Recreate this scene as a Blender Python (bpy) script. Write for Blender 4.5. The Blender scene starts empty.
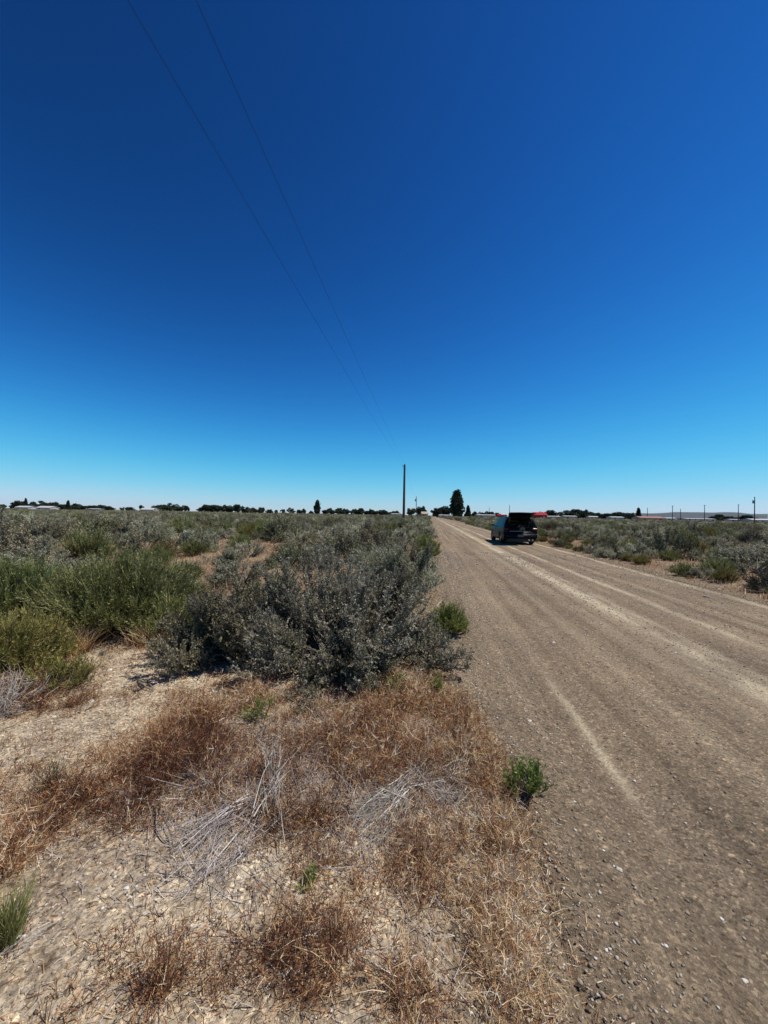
import bpy, bmesh, math, random
import numpy as np
from mathutils import Matrix, Vector
C = bpy.context.scene.collection
SC = bpy.context.scene
R_ = math.radians
rng = np.random.default_rng(11)
random.seed(5)

# ------------------------------------------------------------------ camera
F, HC, ROLL, PIT = 384.0, 1.5, R_(1.0), 2.5
cam = bpy.data.cameras.new('camera'); camo = bpy.data.objects.new('camera', cam); C.objects.link(camo)
cam.sensor_fit = 'HORIZONTAL'; cam.sensor_width = 36; cam.lens = 18.0
cam.clip_start = 0.05; cam.clip_end = 60000
camo.matrix_world = (Matrix.Translation((0, 0, HC)) @ Matrix.Rotation(R_(90) + math.atan(PIT / F), 4, 'X')
                     @ Matrix.Rotation(ROLL, 4, 'Z'))
SC.camera = camo
def at(x, y=None, Y=None, z=0.0):
    """point of the place seen at a photo pixel: on the ground, or at distance Y"""
    dx, dy = x - 384, (y if y is not None else 512) - 512
    a = dx * math.cos(ROLL) + dy * math.sin(ROLL); b = -dx * math.sin(ROLL) + dy * math.cos(ROLL) - PIT
    if Y is None: Y = F * HC / b
    return a * Y / F, Y
def up(x, y, Y):
    """height above the ground of pixel (x, y) at distance Y"""
    dx, dy = x - 384, y - 512
    return HC - (-dx * math.sin(ROLL) + dy * math.cos(ROLL) - PIT) * Y / F
def topx(X, Y):
    a = X / Y * F; b = F * HC / Y + PIT
    return 384 + a * math.cos(ROLL) - b * math.sin(ROLL), 512 + a * math.sin(ROLL) + b * math.cos(ROLL)
RA = math.atan(47.0 / 384)                    # heading of the road
cs, sn = math.cos(RA), math.sin(RA)
def to_uv(X, Y): return X * cs - Y * sn, X * sn + Y * cs          # lateral, along
def to_xy(u, v): return u * cs + v * sn, -u * sn + v * cs

# ------------------------------------------------------------------ noise and heights
_h = np.random.default_rng(3).random((256, 256))
def vnoise(x, y, s):
    x = np.asarray(x, float) / s + 1000.3; y = np.asarray(y, float) / s + 1000.7
    xi = np.floor(x).astype(np.int64); yi = np.floor(y).astype(np.int64)
    fx = x - xi; fy = y - yi; fx = fx * fx * (3 - 2 * fx); fy = fy * fy * (3 - 2 * fy)
    g = lambda a, b: _h[a & 255, b & 255]
    return (g(xi, yi) * (1 - fx) + g(xi + 1, yi) * fx) * (1 - fy) + (g(xi, yi + 1) * (1 - fx) + g(xi + 1, yi + 1) * fx) * fy
def smooth(a, b, x): t = np.clip((x - a) / (b - a), 0, 1); return t * t * (3 - 2 * t)
def edge_l(v): return 0.16 + 0.34 * (1 - smooth(1.5, 4.0, v)) + 0.16 * (vnoise(v, 0 * v, 0.9) - .5)
def edge_r(v): return 6.05 + 0.25 * (vnoise(v, 0 * v + 9, 1.6) - .5)
def road_z(u, v):
    z = 0.012 * (vnoise(u * 2.2, v * .5, 1.0) - .5) + 0.008 * (vnoise(u, v, .09) - .5)
    for c, w, d in ((1.1, .16, .018), (3.0, .3, .022), (3.8, .25, .015)):
        z = z - d * np.exp(-((u - c - .1 * (vnoise(v, 0 * v, 3.) - .5)) / w) ** 2)
    z = z + .035 * np.exp(-((u - 5.75) / .18) ** 2) + .02 * np.exp(-((u - 2.1) / .5) ** 2)
    return z
def ground_z(X, Y):
    u, v = to_uv(X, Y)
    r = np.hypot(X, Y)
    z = 0.10 * (vnoise(X, Y, 2.3) - .5) + .035 * (vnoise(X, Y, .55) - .5) + .5 * smooth(20, 200, r) * (vnoise(X, Y, 60) - .5)
    z = z + .014 * (vnoise(X, Y, .12) - .5) + .04
    el, er = edge_l(v), edge_r(v)
    d = np.minimum(u - el, er - u)                 # > 0 on the road
    z = z * smooth(0.0, -1.2, d) + .015 * smooth(.02, -.2, d)
    return z - .09 * smooth(-.06, .16, d)
def gz(X, Y):
    u, v = to_uv(X, Y); el, er = edge_l(v), edge_r(v)
    on = (u > el) & (u < er)
    return np.where(on, road_z(u, v), ground_z(X, Y))
def gzf(X, Y): return float(gz(np.array([X]), np.array([Y]))[0])

# ------------------------------------------------------------------ mesh helpers
def mesh_np(name, V, faces, mat=None, tint=None, smooth_=False):
    """V (n,3); faces: (m,k) array or list of such arrays"""
    if not isinstance(faces, list): faces = [faces]
    faces = [f for f in faces if len(f)]
    me = bpy.data.meshes.new(name)
    me.vertices.add(len(V)); me.vertices.foreach_set('co', np.asarray(V, np.float32).ravel())
    li = np.concatenate([f.ravel() for f in faces]).astype(np.int32)
    tot = np.concatenate([np.full(len(f), f.shape[1], np.int32) for f in faces])
    st = np.concatenate([[0], np.cumsum(tot)[:-1]]).astype(np.int32)
    me.loops.add(len(li)); me.loops.foreach_set('vertex_index', li)
    me.polygons.add(len(tot)); me.polygons.foreach_set('loop_start', st); me.polygons.foreach_set('loop_total', tot)
    if smooth_: me.polygons.foreach_set('use_smooth', np.ones(len(tot), bool))
    me.update(calc_edges=True)
    if tint is not None:
        a = me.attributes.new('tint', 'FLOAT', 'POINT'); a.data.foreach_set('value', np.asarray(tint, np.float32))
    if mat: me.materials.append(mat)
    return me
def link(name, me, parent=None, loc=None):
    o = bpy.data.objects.new(name, me); C.objects.link(o); o.parent = parent
    if loc is not None: o.location = loc
    return o
def tag(o, label=None, cat=None, group=None, kind=None):
    if label: o['label'] = label
    if cat: o['category'] = cat
    if group: o['group'] = group
    if kind: o['kind'] = kind
    return o
def thing(name, label, cat, loc, rz=0, group=None, scale=None):
    o = bpy.data.objects.new(name, None); C.objects.link(o); o.location = loc; o.rotation_euler = (0, 0, rz)
    o.empty_display_size = .1
    if scale: o.scale = scale
    return tag(o, label, cat, group)
def copy_thing(root, loc, rz, scale, label, group):
    r = root.copy(); C.objects.link(r); r.location = loc; r.rotation_euler = (0, 0, rz); r.scale = scale
    r['label'] = label; r['group'] = group
    for ch in list(root.children):
        c = ch.copy(); C.objects.link(c); c.parent = r
        for g in ch.children:
            d = g.copy(); C.objects.link(d); d.parent = c
    return r
def nrm(a): return a / (np.linalg.norm(a, axis=-1, keepdims=True) + 1e-9)
def perp(d, g):
    r = nrm(g.normal(size=d.shape)); return nrm(np.cross(d, r))
class Geo:
    """collects vertex and face arrays with a per vertex tint"""
    def __init__(s): s.V = []; s.F4 = []; s.F3 = []; s.T = []; s.n = 0
    def add(s, V, F4=None, F3=None, T=None):
        s.V.append(V)
        if F4 is not None: s.F4.append(F4 + s.n)
        if F3 is not None: s.F3.append(F3 + s.n)
        s.T.append(np.zeros(len(V)) if T is None else (np.full(len(V), T) if np.isscalar(T) else T)); s.n += len(V)
    def mesh(s, name, mat, smooth_=False):
        fs = []
        if s.F4: fs.append(np.concatenate(s.F4))
        if s.F3: fs.append(np.concatenate(s.F3))
        return mesh_np(name, np.concatenate(s.V), fs, mat, np.concatenate(s.T), smooth_)
    def tubes(s, P, rad, sides=3, T=None):
        """P (N,K,3), rad (N,K)"""
        N, K, _ = P.shape
        d = nrm(P[:, -1] - P[:, 0]); a = nrm(np.cross(d, np.array([.31, .2, .93]))); b = np.cross(d, a)
        an = np.arange(sides) * 2 * np.pi / sides
        ring = np.cos(an)[None, :, None] * a[:, None] + np.sin(an)[None, :, None] * b[:, None]     # N,s,3
        V = P[:, :, None] + rad[:, :, None, None] * ring[:, None]
        idx = np.arange(N * K * sides).reshape(N, K, sides); nx = np.roll(idx, -1, 2)
        q = np.stack([idx[:, :-1], nx[:, :-1], nx[:, 1:], idx[:, 1:]], -1).reshape(-1, 4)
        if T is not None and not np.isscalar(T): T = np.repeat(T, K * sides)
        s.add(V.reshape(-1, 3), q, None, T)
    def ribbons(s, P, w, side, T=None):
        N, K, _ = P.shape
        V = np.stack([P - side[:, None] * w[..., None], P + side[:, None] * w[..., None]], 2)      # N,K,2,3
        idx = np.arange(N * K * 2).reshape(N, K, 2)
        q = np.stack([idx[:, :-1, 0], idx[:, :-1, 1], idx[:, 1:, 1], idx[:, 1:, 0]], -1).reshape(-1, 4)
        if T is not None and not np.isscalar(T):
            T = np.repeat(T, K * 2) if T.ndim == 1 else np.repeat(T.reshape(-1), 2)
        s.add(V.reshape(-1, 3), q, None, T)
    def leaves(s, O, D, L, W, g, T=None):
        """rhombic leaf quads at O along D"""
        sd = perp(D, g) * W[:, None]
        bend = np.cross(sd, D) * (g.normal(size=(len(O), 1)) * .25)
        m = O + D * (L * .55)[:, None] + bend
        V = np.stack([O, m + sd, O + D * L[:, None], m - sd], 1).reshape(-1, 3)
        q = np.arange(len(O) * 4).reshape(-1, 4)
        s.add(V, q, None, np.repeat(T, 4) if T is not None else None)

# ------------------------------------------------------------------ materials
def mat_new(name):
    m = bpy.data.materials.new(name); m.use_nodes = True; nt = m.node_tree
    b = nt.nodes['Principled BSDF']; return m, nt, b
def N(nt, t, **kw):
    n = nt.nodes.new(t)
    for k, v in kw.items(): setattr(n, k, v)
    return n
def ramp(nt, stops, interp='LINEAR'):
    r = N(nt, 'ShaderNodeValToRGB'); e = r.color_ramp.elements; r.color_ramp.interpolation = interp
    e[0].position, e[0].color = stops[0][0], (*stops[0][1], 1)
    e[1].position, e[1].color = stops[-1][0], (*stops[-1][1], 1)
    for p, c in stops[1:-1]:
        k = e.new(p); k.color = (*c, 1)
    return r
def simple(name, col, rough=.6, metal=0., spec=.5, noise=0.12, nscale=8):
    m, nt, b = mat_new(name)
    tc = N(nt, 'ShaderNodeTexCoord'); n = N(nt, 'ShaderNodeTexNoise'); n.inputs['Scale'].default_value = nscale; n.inputs['Detail'].default_value = 6
    nt.links.new(tc.outputs['Object'], n.inputs['Vector'])
    r = ramp(nt, [(.25, tuple(c * (1 - noise) for c in col)), (.75, tuple(min(1, c * (1 + noise)) for c in col))])
    nt.links.new(n.outputs['Fac'], r.inputs[0]); nt.links.new(r.outputs[0], b.inputs['Base Color'])
    b.inputs['Roughness'].default_value = rough; b.inputs['Metallic'].default_value = metal; b.inputs['Specular IOR Level'].default_value = spec
    return m
def leafmat(name, stops, vary=.25, trans=.25, rough=.65, spec=.25, hue=0.02):
    """tint attribute picks the colour, each plant differs a little"""
    m, nt, b = mat_new(name); L = nt.links.new
    at_ = N(nt, 'ShaderNodeAttribute', attribute_name='tint')
    r = ramp(nt, stops); L(at_.outputs['Fac'], r.inputs[0])
    oi = N(nt, 'ShaderNodeObjectInfo')
    mv = N(nt, 'ShaderNodeMapRange'); mv.inputs['To Min'].default_value = 1 - vary; mv.inputs['To Max'].default_value = 1 + vary
    L(oi.outputs['Random'], mv.inputs['Value'])
    mh = N(nt, 'ShaderNodeMapRange'); mh.inputs['To Min'].default_value = .5 - hue; mh.inputs['To Max'].default_value = .5 + hue
    mul = N(nt, 'ShaderNodeMath', operation='MULTIPLY'); mul.inputs[1].default_value = 7.31
    fr = N(nt, 'ShaderNodeMath', operation='FRACT'); L(oi.outputs['Random'], mul.inputs[0]); L(mul.outputs[0], fr.inputs[0]); L(fr.outputs[0], mh.inputs['Value'])
    hs = N(nt, 'ShaderNodeHueSaturation'); L(r.outputs[0], hs.inputs['Color']); L(mv.outputs[0], hs.inputs['Value']); L(mh.outputs[0], hs.inputs['Hue'])
    L(hs.outputs[0], b.inputs['Base Color'])
    b.inputs['Roughness'].default_value = rough; b.inputs['Specular IOR Level'].default_value = spec
    if trans > 0:
        tr = N(nt, 'ShaderNodeBsdfTranslucent'); L(hs.outputs[0], tr.inputs['Color'])
        mx = N(nt, 'ShaderNodeMixShader'); mx.inputs[0].default_value = trans
        out = nt.nodes['Material Output']
        L(b.outputs[0], mx.inputs[1]); L(tr.outputs[0], mx.inputs[2]); L(mx.outputs[0], out.inputs['Surface'])
    return m
SAGE = leafmat('sage_leaf', [(0, (.12, .108, .055)), (.4, (.30, .28, .165)), (.75, (.55, .52, .36)), (1, (.70, .65, .48))], .30, .34, .5, .4, hue=.02)
SAGE2 = leafmat('olive_sage_leaf', [(0, (.07, .060, .035)), (.4, (.16, .150, .075)), (.75, (.28, .26, .14)), (1, (.42, .36, .22))], .3, .12, hue=.03)
FRESH = leafmat('fresh_green_leaf', [(0, (.09, .09, .035)), (.4, (.17, .20, .05)), (.8, (.30, .34, .09)), (1, (.44, .42, .18))], .1, .3)
RABB = leafmat('green_stem', [(0, (.11, .085, .050)), (.4, (.165, .172, .055)), (.75, (.29, .31, .10)), (1, (.52, .48, .22))], .2, .25, hue=.015)
YELG = leafmat('yellow_green_stem', [(0, (.13, .08, .04)), (.4, (.19, .16, .048)), (.8, (.30, .27, .075)), (1, (.40, .29, .13))], .2, .25)
WOOD = leafmat('grey_wood', [(0, (.06, .050, .042)), (.5, (.15, .135, .12)), (1, (.31, .29, .265))], .12, 0, .85, .1)
DEAD = leafmat('bleached_wood', [(0, (.10, .078, .062)), (.4, (.30, .26, .225)), (1, (.66, .61, .55))], .05, 0, .8, .15)
GRASS = leafmat('dry_grass', [(0, (.05, .025, .018)), (.25, (.15, .058, .035)), (.42, (.32, .142, .070)), (.6, (.56, .32, .140)), (.8, (.74, .55, .30)), (1, (.85, .74, .56))], 0, .25, .7, .2, hue=0)
TREEL = leafmat('tree_leaf', [(0, (.018, .026, .014)), (.6, (.035, .048, .022)), (1, (.06, .072, .034))], .3, .15)
TREEO = leafmat('olive_tree_leaf', [(0, (.05, .06, .028)), (.6, (.10, .105, .05)), (1, (.15, .15, .08))], .15, .15)
TRUNK = simple('bark', (.10, .08, .06), .9)

def ground_mat():
    m, nt, b = mat_new('sandy_soil'); L = nt.links.new
    tc = N(nt, 'ShaderNodeTexCoord')
    def noise(s, d=6, r=.6):
        n = N(nt, 'ShaderNodeTexNoise'); n.inputs['Scale'].default_value = s; n.inputs['Detail'].default_value = d; n.inputs['Roughness'].default_value = r
        L(tc.outputs['Object'], n.inputs['Vector']); return n
    big, mid, fine, sp = noise(.9), noise(7), noise(60, 8, .7), noise(210, 3, .6)
    r1 = ramp(nt, [(.36, (.38, .31, .235)), (.5, (.54, .46, .35)), (.64, (.70, .615, .475))]); L(big.outputs['Fac'], r1.inputs[0])
    r2 = ramp(nt, [(.35, (.60, .56, .52)), (.62, (1.12, 1.1, 1.05))]); L(mid.outputs['Fac'], r2.inputs[0])
    r3 = ramp(nt, [(.33, (.45, .42, .40)), (.5, (.95, .95, .95)), (.68, (1.3, 1.28, 1.22))]); L(fine.outputs['Fac'], r3.inputs[0])
    r4 = ramp(nt, [(.30, (.42, .38, .35)), (.44, (1, 1, 1)), (.62, (1, 1, 1)), (.72, (1.35, 1.33, 1.28))]); L(sp.outputs['Fac'], r4.inputs[0])
    def mul(a, c):
        x = N(nt, 'ShaderNodeMix', data_type='RGBA', blend_type='MULTIPLY'); x.inputs[0].default_value = 1
        L(a, x.inputs[6]); L(c, x.inputs[7]); return x.outputs[2]
    vo = N(nt, 'ShaderNodeTexVoronoi'); vo.inputs['Scale'].default_value = 95; vo.inputs['Randomness'].default_value = 1; L(tc.outputs['Object'], vo.inputs['Vector'])
    vs_ = N(nt, 'ShaderNodeSeparateColor'); L(vo.outputs['Color'], vs_.inputs[0])
    rv_ = ramp(nt, [(0, (.55, .53, .50)), (.2, (.85, .84, .82)), (.75, (1.05, 1.04, 1.02)), (.93, (1.35, 1.32, 1.26)), (1, (1.9, 1.85, 1.75))]); L(vs_.outputs[0], rv_.inputs[0])
    vo2 = N(nt, 'ShaderNodeTexVoronoi'); vo2.inputs['Scale'].default_value = 38; L(tc.outputs['Object'], vo2.inputs['Vector'])
    vt_ = N(nt, 'ShaderNodeSeparateColor'); L(vo2.outputs['Color'], vt_.inputs[0])
    rw_ = ramp(nt, [(0, (.62, .6, .58)), (.12, (.95, .95, .95)), (.88, (1, 1, 1)), (1, (1.45, 1.42, 1.35))]); L(vt_.outputs[0], rw_.inputs[0])
    r4 = type('x', (), {'outputs': [mul(mul(r4.outputs[0], rv_.outputs[0]), rw_.outputs[0])]})()
    c = mul(mul(mul(r1.outputs[0], r2.outputs[0]), r3.outputs[0]), r4.outputs[0])
    # litter under the vegetation: brown, with an edge of its own (stored on the mesh)
    at_ = N(nt, 'ShaderNodeAttribute', attribute_name='tint')
    r5 = ramp(nt, [(.25, (.45, .40, .34)), (.7, (1.15, .92, .72))]); L(fine.outputs['Fac'], r5.inputs[0])
    base = N(nt, 'ShaderNodeRGB'); base.outputs[0].default_value = (.19, .142, .10, 1)
    lit = mul(base.outputs[0], r5.outputs[0])
    add = N(nt, 'ShaderNodeMath', operation='ADD'); L(at_.outputs['Fac'], add.inputs[0])
    mm = N(nt, 'ShaderNodeMapRange'); mm.inputs['From Min'].default_value = .3; mm.inputs['From Max'].default_value = .7
    mm.inputs['To Min'].default_value = -.7; mm.inputs['To Max'].default_value = .7; av = N(nt, 'ShaderNodeMix', data_type='FLOAT'); av.inputs[0].default_value = .5; L(mid.outputs['Fac'], av.inputs[2]); L(fine.outputs['Fac'], av.inputs[3]); L(av.outputs[0], mm.inputs['Value']); L(mm.outputs[0], add.inputs[1])
    sm = N(nt, 'ShaderNodeMapRange', interpolation_type='SMOOTHSTEP'); sm.inputs['From Min'].default_value = .15; sm.inputs['From Max'].default_value = 1.05; L(add.outputs[0], sm.inputs['Value'])
    mx = N(nt, 'ShaderNodeMix', data_type='RGBA'); L(sm.outputs[0], mx.inputs[0]); L(c, mx.inputs[6]); L(lit, mx.inputs[7])
    sh_ = N(nt, 'ShaderNodeAttribute', attribute_name='shoulder'); gr_ = N(nt, 'ShaderNodeRGB'); gr_.outputs[0].default_value = (.235, .18, .12, 1)
    gc_ = mul(mul(gr_.outputs[0], r3.outputs[0]), r4.outputs[0]); ad_ = N(nt, 'ShaderNodeMath', operation='ADD'); L(sh_.outputs['Fac'], ad_.inputs[0]); L(mm.outputs[0], ad_.inputs[1])
    s2_ = N(nt, 'ShaderNodeMapRange', interpolation_type='SMOOTHSTEP'); s2_.inputs['From Min'].default_value = .1; s2_.inputs['From Max'].default_value = .9; L(ad_.outputs[0], s2_.inputs['Value'])
    m3_ = N(nt, 'ShaderNodeMix', data_type='RGBA'); L(s2_.outputs[0], m3_.inputs[0]); L(mx.outputs[2], m3_.inputs[6]); L(gc_, m3_.inputs[7])
    L(m3_.outputs[2], b.inputs['Base Color']); b.inputs['Roughness'].default_value = .95; b.inputs['Specular IOR Level'].default_value = .1
    bp = N(nt, 'ShaderNodeBump'); bp.inputs['Strength'].default_value = .7; bp.inputs['Distance'].default_value = .012
    ad = N(nt, 'ShaderNodeMath', operation='ADD'); L(fine.outputs['Fac'], ad.inputs[0]); L(mid.outputs['Fac'], ad.inputs[1]); L(ad.outputs[0], bp.inputs['Height'])
    L(bp.outputs[0], b.inputs['Normal'])
    return m
def road_mat():
    m, nt, b = mat_new('gravel_road'); L = nt.links.new
    tc = N(nt, 'ShaderNodeTexCoord'); sx = N(nt, 'ShaderNodeSeparateXYZ'); L(tc.outputs['Object'], sx.inputs[0])
    def noise(s, d=6, r=.6, vec=None, sc=None):
        n = N(nt, 'ShaderNodeTexNoise'); n.inputs['Scale'].default_value = s; n.inputs['Detail'].default_value = d; n.inputs['Roughness'].default_value = r
        if sc:
            mp = N(nt, 'ShaderNodeMapping'); mp.inputs['Scale'].default_value = sc; L(tc.outputs['Object'], mp.inputs[0]); L(mp.outputs[0], n.inputs['Vector'])
        else: L(tc.outputs['Object'], n.inputs['Vector'])
        return n
    def math_(op, a, c=None):
        x = N(nt, 'ShaderNodeMath', operation=op)
        for i, v in enumerate((a, c)):
            if v is None: continue
            if isinstance(v, (int, float)): x.inputs[i].default_value = v
            else: L(v, x.inputs[i])
        return x.outputs[0]
    streak = noise(1.0, 7, .65, sc=(4.5, .10, 1)); patch = noise(.8, 5, .6); mid = noise(9); fine = noise(75, 8, .75); sp = noise(230, 3, .6)
    mpb = noise(1.2, 5, .6, sc=(1.6, .55, 1))
    wob = noise(.35, 3, .5, sc=(.05, 1, 1))
    u = math_('ADD', sx.outputs[0], math_('MULTIPLY', math_('SUBTRACT', wob.outputs['Fac'], .5), .16))
    tot = None
    vv_ = sx.outputs[1]
    def win(a, b_, s_):
        p = N(nt, 'ShaderNodeMapRange', interpolation_type='SMOOTHSTEP'); p.inputs['From Min'].default_value = a - s_; p.inputs['From Max'].default_value = a + s_; L(vv_, p.inputs['Value'])
        q_ = N(nt, 'ShaderNodeMapRange', interpolation_type='SMOOTHSTEP'); q_.inputs['From Min'].default_value = b_ - s_; q_.inputs['From Max'].default_value = b_ + s_; L(vv_, q_.inputs['Value'])
        return math_('MULTIPLY', p.outputs[0], math_('SUBTRACT', 1.0, q_.outputs[0]))
    wa = math_('ADD', math_('ADD', math_('MULTIPLY', win(2.3, 3.8, .25), .95), math_('MULTIPLY', win(.9, 1.35, .15), .7)), .12)
    for cc, w, a in ((1.12, .034, 'A'), (2.95, .17, 1.4), (3.22, .06, .8), (3.95, .09, 1.1), (4.6, .06, .3), (5.72, .10, 1.1), (1.9, .08, .12), (2.4, .1, .3)):
        d = math_('DIVIDE', math_('SUBTRACT', u, cc), w)
        g = math_('EXPONENT', math_('MULTIPLY', math_('MULTIPLY', d, d), -1.0)); g = math_('MULTIPLY', g, wa if a == 'A' else a)
        tot = g if tot is None else math_('ADD', tot, g)
    br = N(nt, 'ShaderNodeMapRange'); br.inputs['From Min'].default_value = .38; br.inputs['From Max'].default_value = .56; L(mpb.outputs['Fac'], br.inputs['Value'])
    br.inputs['To Min'].default_value = .3
    tot = math_('MULTIPLY', tot, br.outputs[0])
    fr = N(nt, 'ShaderNodeMapRange'); fr.inputs['From Min'].default_value = .3; fr.inputs['From Max'].default_value = .62; fr.inputs['To Min'].default_value = .15; fr.inputs['To Max'].default_value = 1.1
    L(fine.outputs['Fac'], fr.inputs['Value']); tot = math_('MULTIPLY', tot, fr.outputs[0])
    r1 = ramp(nt, [(.33, (.170, .128, .086)), (.67, (.305, .238, .164))]); L(streak.outputs['Fac'], r1.inputs[0])
    r2 = ramp(nt, [(.3, (.82, .82, .84)), (.7, (1.15, 1.12, 1.08))]); L(patch.outputs['Fac'], r2.inputs[0])
    r3 = ramp(nt, [(.33, (.60, .59, .58)), (.5, (.97, .97, .97)), (.66, (1.35, 1.33, 1.28))]); L(fine.outputs['Fac'], r3.inputs[0])
    r4 = ramp(nt, [(.28, (.5, .48, .46)), (.42, (1, 1, 1)), (.62, (1, 1, 1)), (.70, (1.6, 1.55, 1.45))]); L(sp.outputs['Fac'], r4.inputs[0])
    def mul(a, c):
        x = N(nt, 'ShaderNodeMix', data_type='RGBA', blend_type='MULTIPLY'); x.inputs[0].default_value = 1
        L(a, x.inputs[6]); L(c, x.inputs[7]); return x.outputs[2]
    vo = N(nt, 'ShaderNodeTexVoronoi'); vo.inputs['Scale'].default_value = 95; vo.inputs['Randomness'].default_value = 1; L(tc.outputs['Object'], vo.inputs['Vector'])
    vs_ = N(nt, 'ShaderNodeSeparateColor'); L(vo.outputs['Color'], vs_.inputs[0])
    rv_ = ramp(nt, [(0, (.55, .53, .50)), (.2, (.85, .84, .82)), (.75, (1.05, 1.04, 1.02)), (.93, (1.35, 1.32, 1.26)), (1, (1.9, 1.85, 1.75))]); L(vs_.outputs[0], rv_.inputs[0])
    vo2 = N(nt, 'ShaderNodeTexVoronoi'); vo2.inputs['Scale'].default_value = 38; L(tc.outputs['Object'], vo2.inputs['Vector'])
    vt_ = N(nt, 'ShaderNodeSeparateColor'); L(vo2.outputs['Color'], vt_.inputs[0])
    rw_ = ramp(nt, [(0, (.62, .6, .58)), (.12, (.95, .95, .95)), (.88, (1, 1, 1)), (1, (1.45, 1.42, 1.35))]); L(vt_.outputs[0], rw_.inputs[0])
    r4 = type('x', (), {'outputs': [mul(mul(r4.outputs[0], rv_.outputs[0]), rw_.outputs[0])]})()
    c = mul(mul(mul(r1.outputs[0], r2.outputs[0]), r3.outputs[0]), r4.outputs[0])
    pale = N(nt, 'ShaderNodeRGB'); pale.outputs[0].default_value = (.50, .41, .275, 1)
    pc = mul(pale.outputs[0], r3.outputs[0])
    mx = N(nt, 'ShaderNodeMix', data_type='RGBA'); L(tot, mx.inputs[0]); L(c, mx.inputs[6]); L(pc, mx.inputs[7]); mx.clamp_factor = True
    L(mx.outputs[2], b.inputs['Base Color']); b.inputs['Roughness'].default_value = .95; b.inputs['Specular IOR Level'].default_value = .12
    bp = N(nt, 'ShaderNodeBump'); bp.inputs['Strength'].default_value = .8; bp.inputs['Distance'].default_value = .014
    L(math_('ADD', math_('ADD', fine.outputs['Fac'], mid.outputs['Fac']), math_('MULTIPLY', sp.outputs['Fac'], .5)), bp.inputs['Height'])
    L(bp.outputs[0], b.inputs['Normal'])
    return m

# ------------------------------------------------------------------ where the dry grass grows (ellipses laid out on the ground)
BL = [ # px, py, rx, ry, density, straw share
 (70, 825, 95, 48, 1.0, .12), (10, 875, 60, 40, .9, .1), (190, 775, 100, 48, 1.0, .12), (330, 780, 120, 75, 1.0, .35), (250, 830, 60, 35, .8, .3),
 (480, 730, 42, 70, 1.0, .75), (420, 700, 50, 35, .8, .7), (440, 860, 75, 70, .9, .5), (350, 890, 60, 45, .8, .35), (515, 940, 55, 95, 1.0, .92), (500, 850, 40, 60, .9, .8),
 (290, 985, 95, 55, 1.0, .22), (400, 1000, 80, 50, .8, .5), (200, 1015, 70, 25, .9, .2), (250, 715, 120, 26, .8, .6), (30, 690, 60, 40, .9, .25), (150, 700, 50, 15, .35, .5),
 (120, 640, 80, 16, .7, .7), (455, 640, 20, 30, .6, .5), (470, 800, 40, 40, .7, .5), (560, 860, 22, 60, .25, .5)]
BARE = [(120, 905, 100, 62), (235, 925, 55, 45), (70, 740, 70, 28), (130, 680, 60, 28), (30, 1000, 90, 30), (405, 955, 34, 26), (472, 885, 24, 22), (445, 990, 30, 16)]
def grass_density(X, Y):
    u, v = to_uv(X, Y)
    Ys = np.maximum(Y, .6)
    a = X / Ys * F; bb = F * HC / Ys + PIT
    px = 384 + a * math.cos(ROLL) - bb * math.sin(ROLL); py = 512 + a * math.sin(ROLL) + bb * math.cos(ROLL)
    d = np.full(len(X), .16); st = np.full(len(X), .45); wsum = np.full(len(X), .15); sw = .45 * wsum
    for cx, cy, rx, ry, de, s in BL:
        w = np.exp(-(((px - cx) / rx) ** 2 + ((py - cy) / ry) ** 2) * 1.1) * de
        d = np.maximum(d, w); wsum += w ** 3; sw += s * w ** 3
    for cx, cy, rx, ry in BARE:
        w = np.exp(-(((px - cx) / rx) ** 2 + ((py - cy) / ry) ** 2) ** 1.5)
        d = d * (1 - .8 * w)
    st = sw / wsum
    far = (Y > 5.2) | (X < -4.2) | (Y < .9); d = np.where(far, .42 + .4 * (vnoise(X, Y, 1.3) - .5), d)
    d = d * (.45 + 1.1 * smooth(.25, .75, vnoise(X, Y, .16))) * (.6 + .8 * vnoise(X, Y, .5))
    el, er = edge_l(v), edge_r(v)
    inside = np.minimum(u - el, er - u)
    return d * smooth(.10, -.16, inside), st

# ------------------------------------------------------------------ ground, road, hills
def axis(parts):
    o = []
    for a, b_, s in parts: o += list(np.arange(a, b_, s))
    return o
def geo_axis(start, stop, s0, k):
    o = [start]; s = s0
    while abs(o[-1]) < abs(stop): o.append(o[-1] + (s if stop > start else -s)); s *= k
    return o
un = geo_axis(-6, -16000, .08, 1.13)[::-1] + axis([(-5.96, 1.2, .035), (1.2, 5.4, .3), (5.4, 6.6, .08)]) + geo_axis(6.65, 16000, .2, 1.14)
vn = geo_axis(-1, -16000, .1, 1.2)[::-1] + axis([(-.95, 6, .035)]) + geo_axis(6, 16000, .05, 1.035)
U, Vv = np.meshgrid(np.array(un), np.array(vn), indexing='ij')
GX, GY = to_xy(U, Vv)
zz = ground_z(GX.ravel(), GY.ravel()); gx, gy = GX.ravel(), GY.ravel()
gd, _ = grass_density(gx, gy)
rr = np.hypot(gx, gy)
litter = np.clip(gd * 1.05, 0, 1); litter = np.where((gy > 5.2) | (rr > 7) | (gy < 0), .80 + .5 * (vnoise(gx, gy, 1.7) - .35), litter)
nI, nJ = U.shape
idx = np.arange(nI * nJ).reshape(nI, nJ)
q = np.stack([idx[:-1, :-1], idx[1:, :-1], idx[1:, 1:], idx[:-1, 1:]], -1).reshape(-1, 4)
GM = ground_mat()
gme = mesh_np('ground', np.stack([gx, gy, zz], 1), q, GM, litter, True)
gu, gv = to_uv(gx, gy); gin = np.minimum(gu - edge_l(gv), edge_r(gv) - gu)
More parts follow.
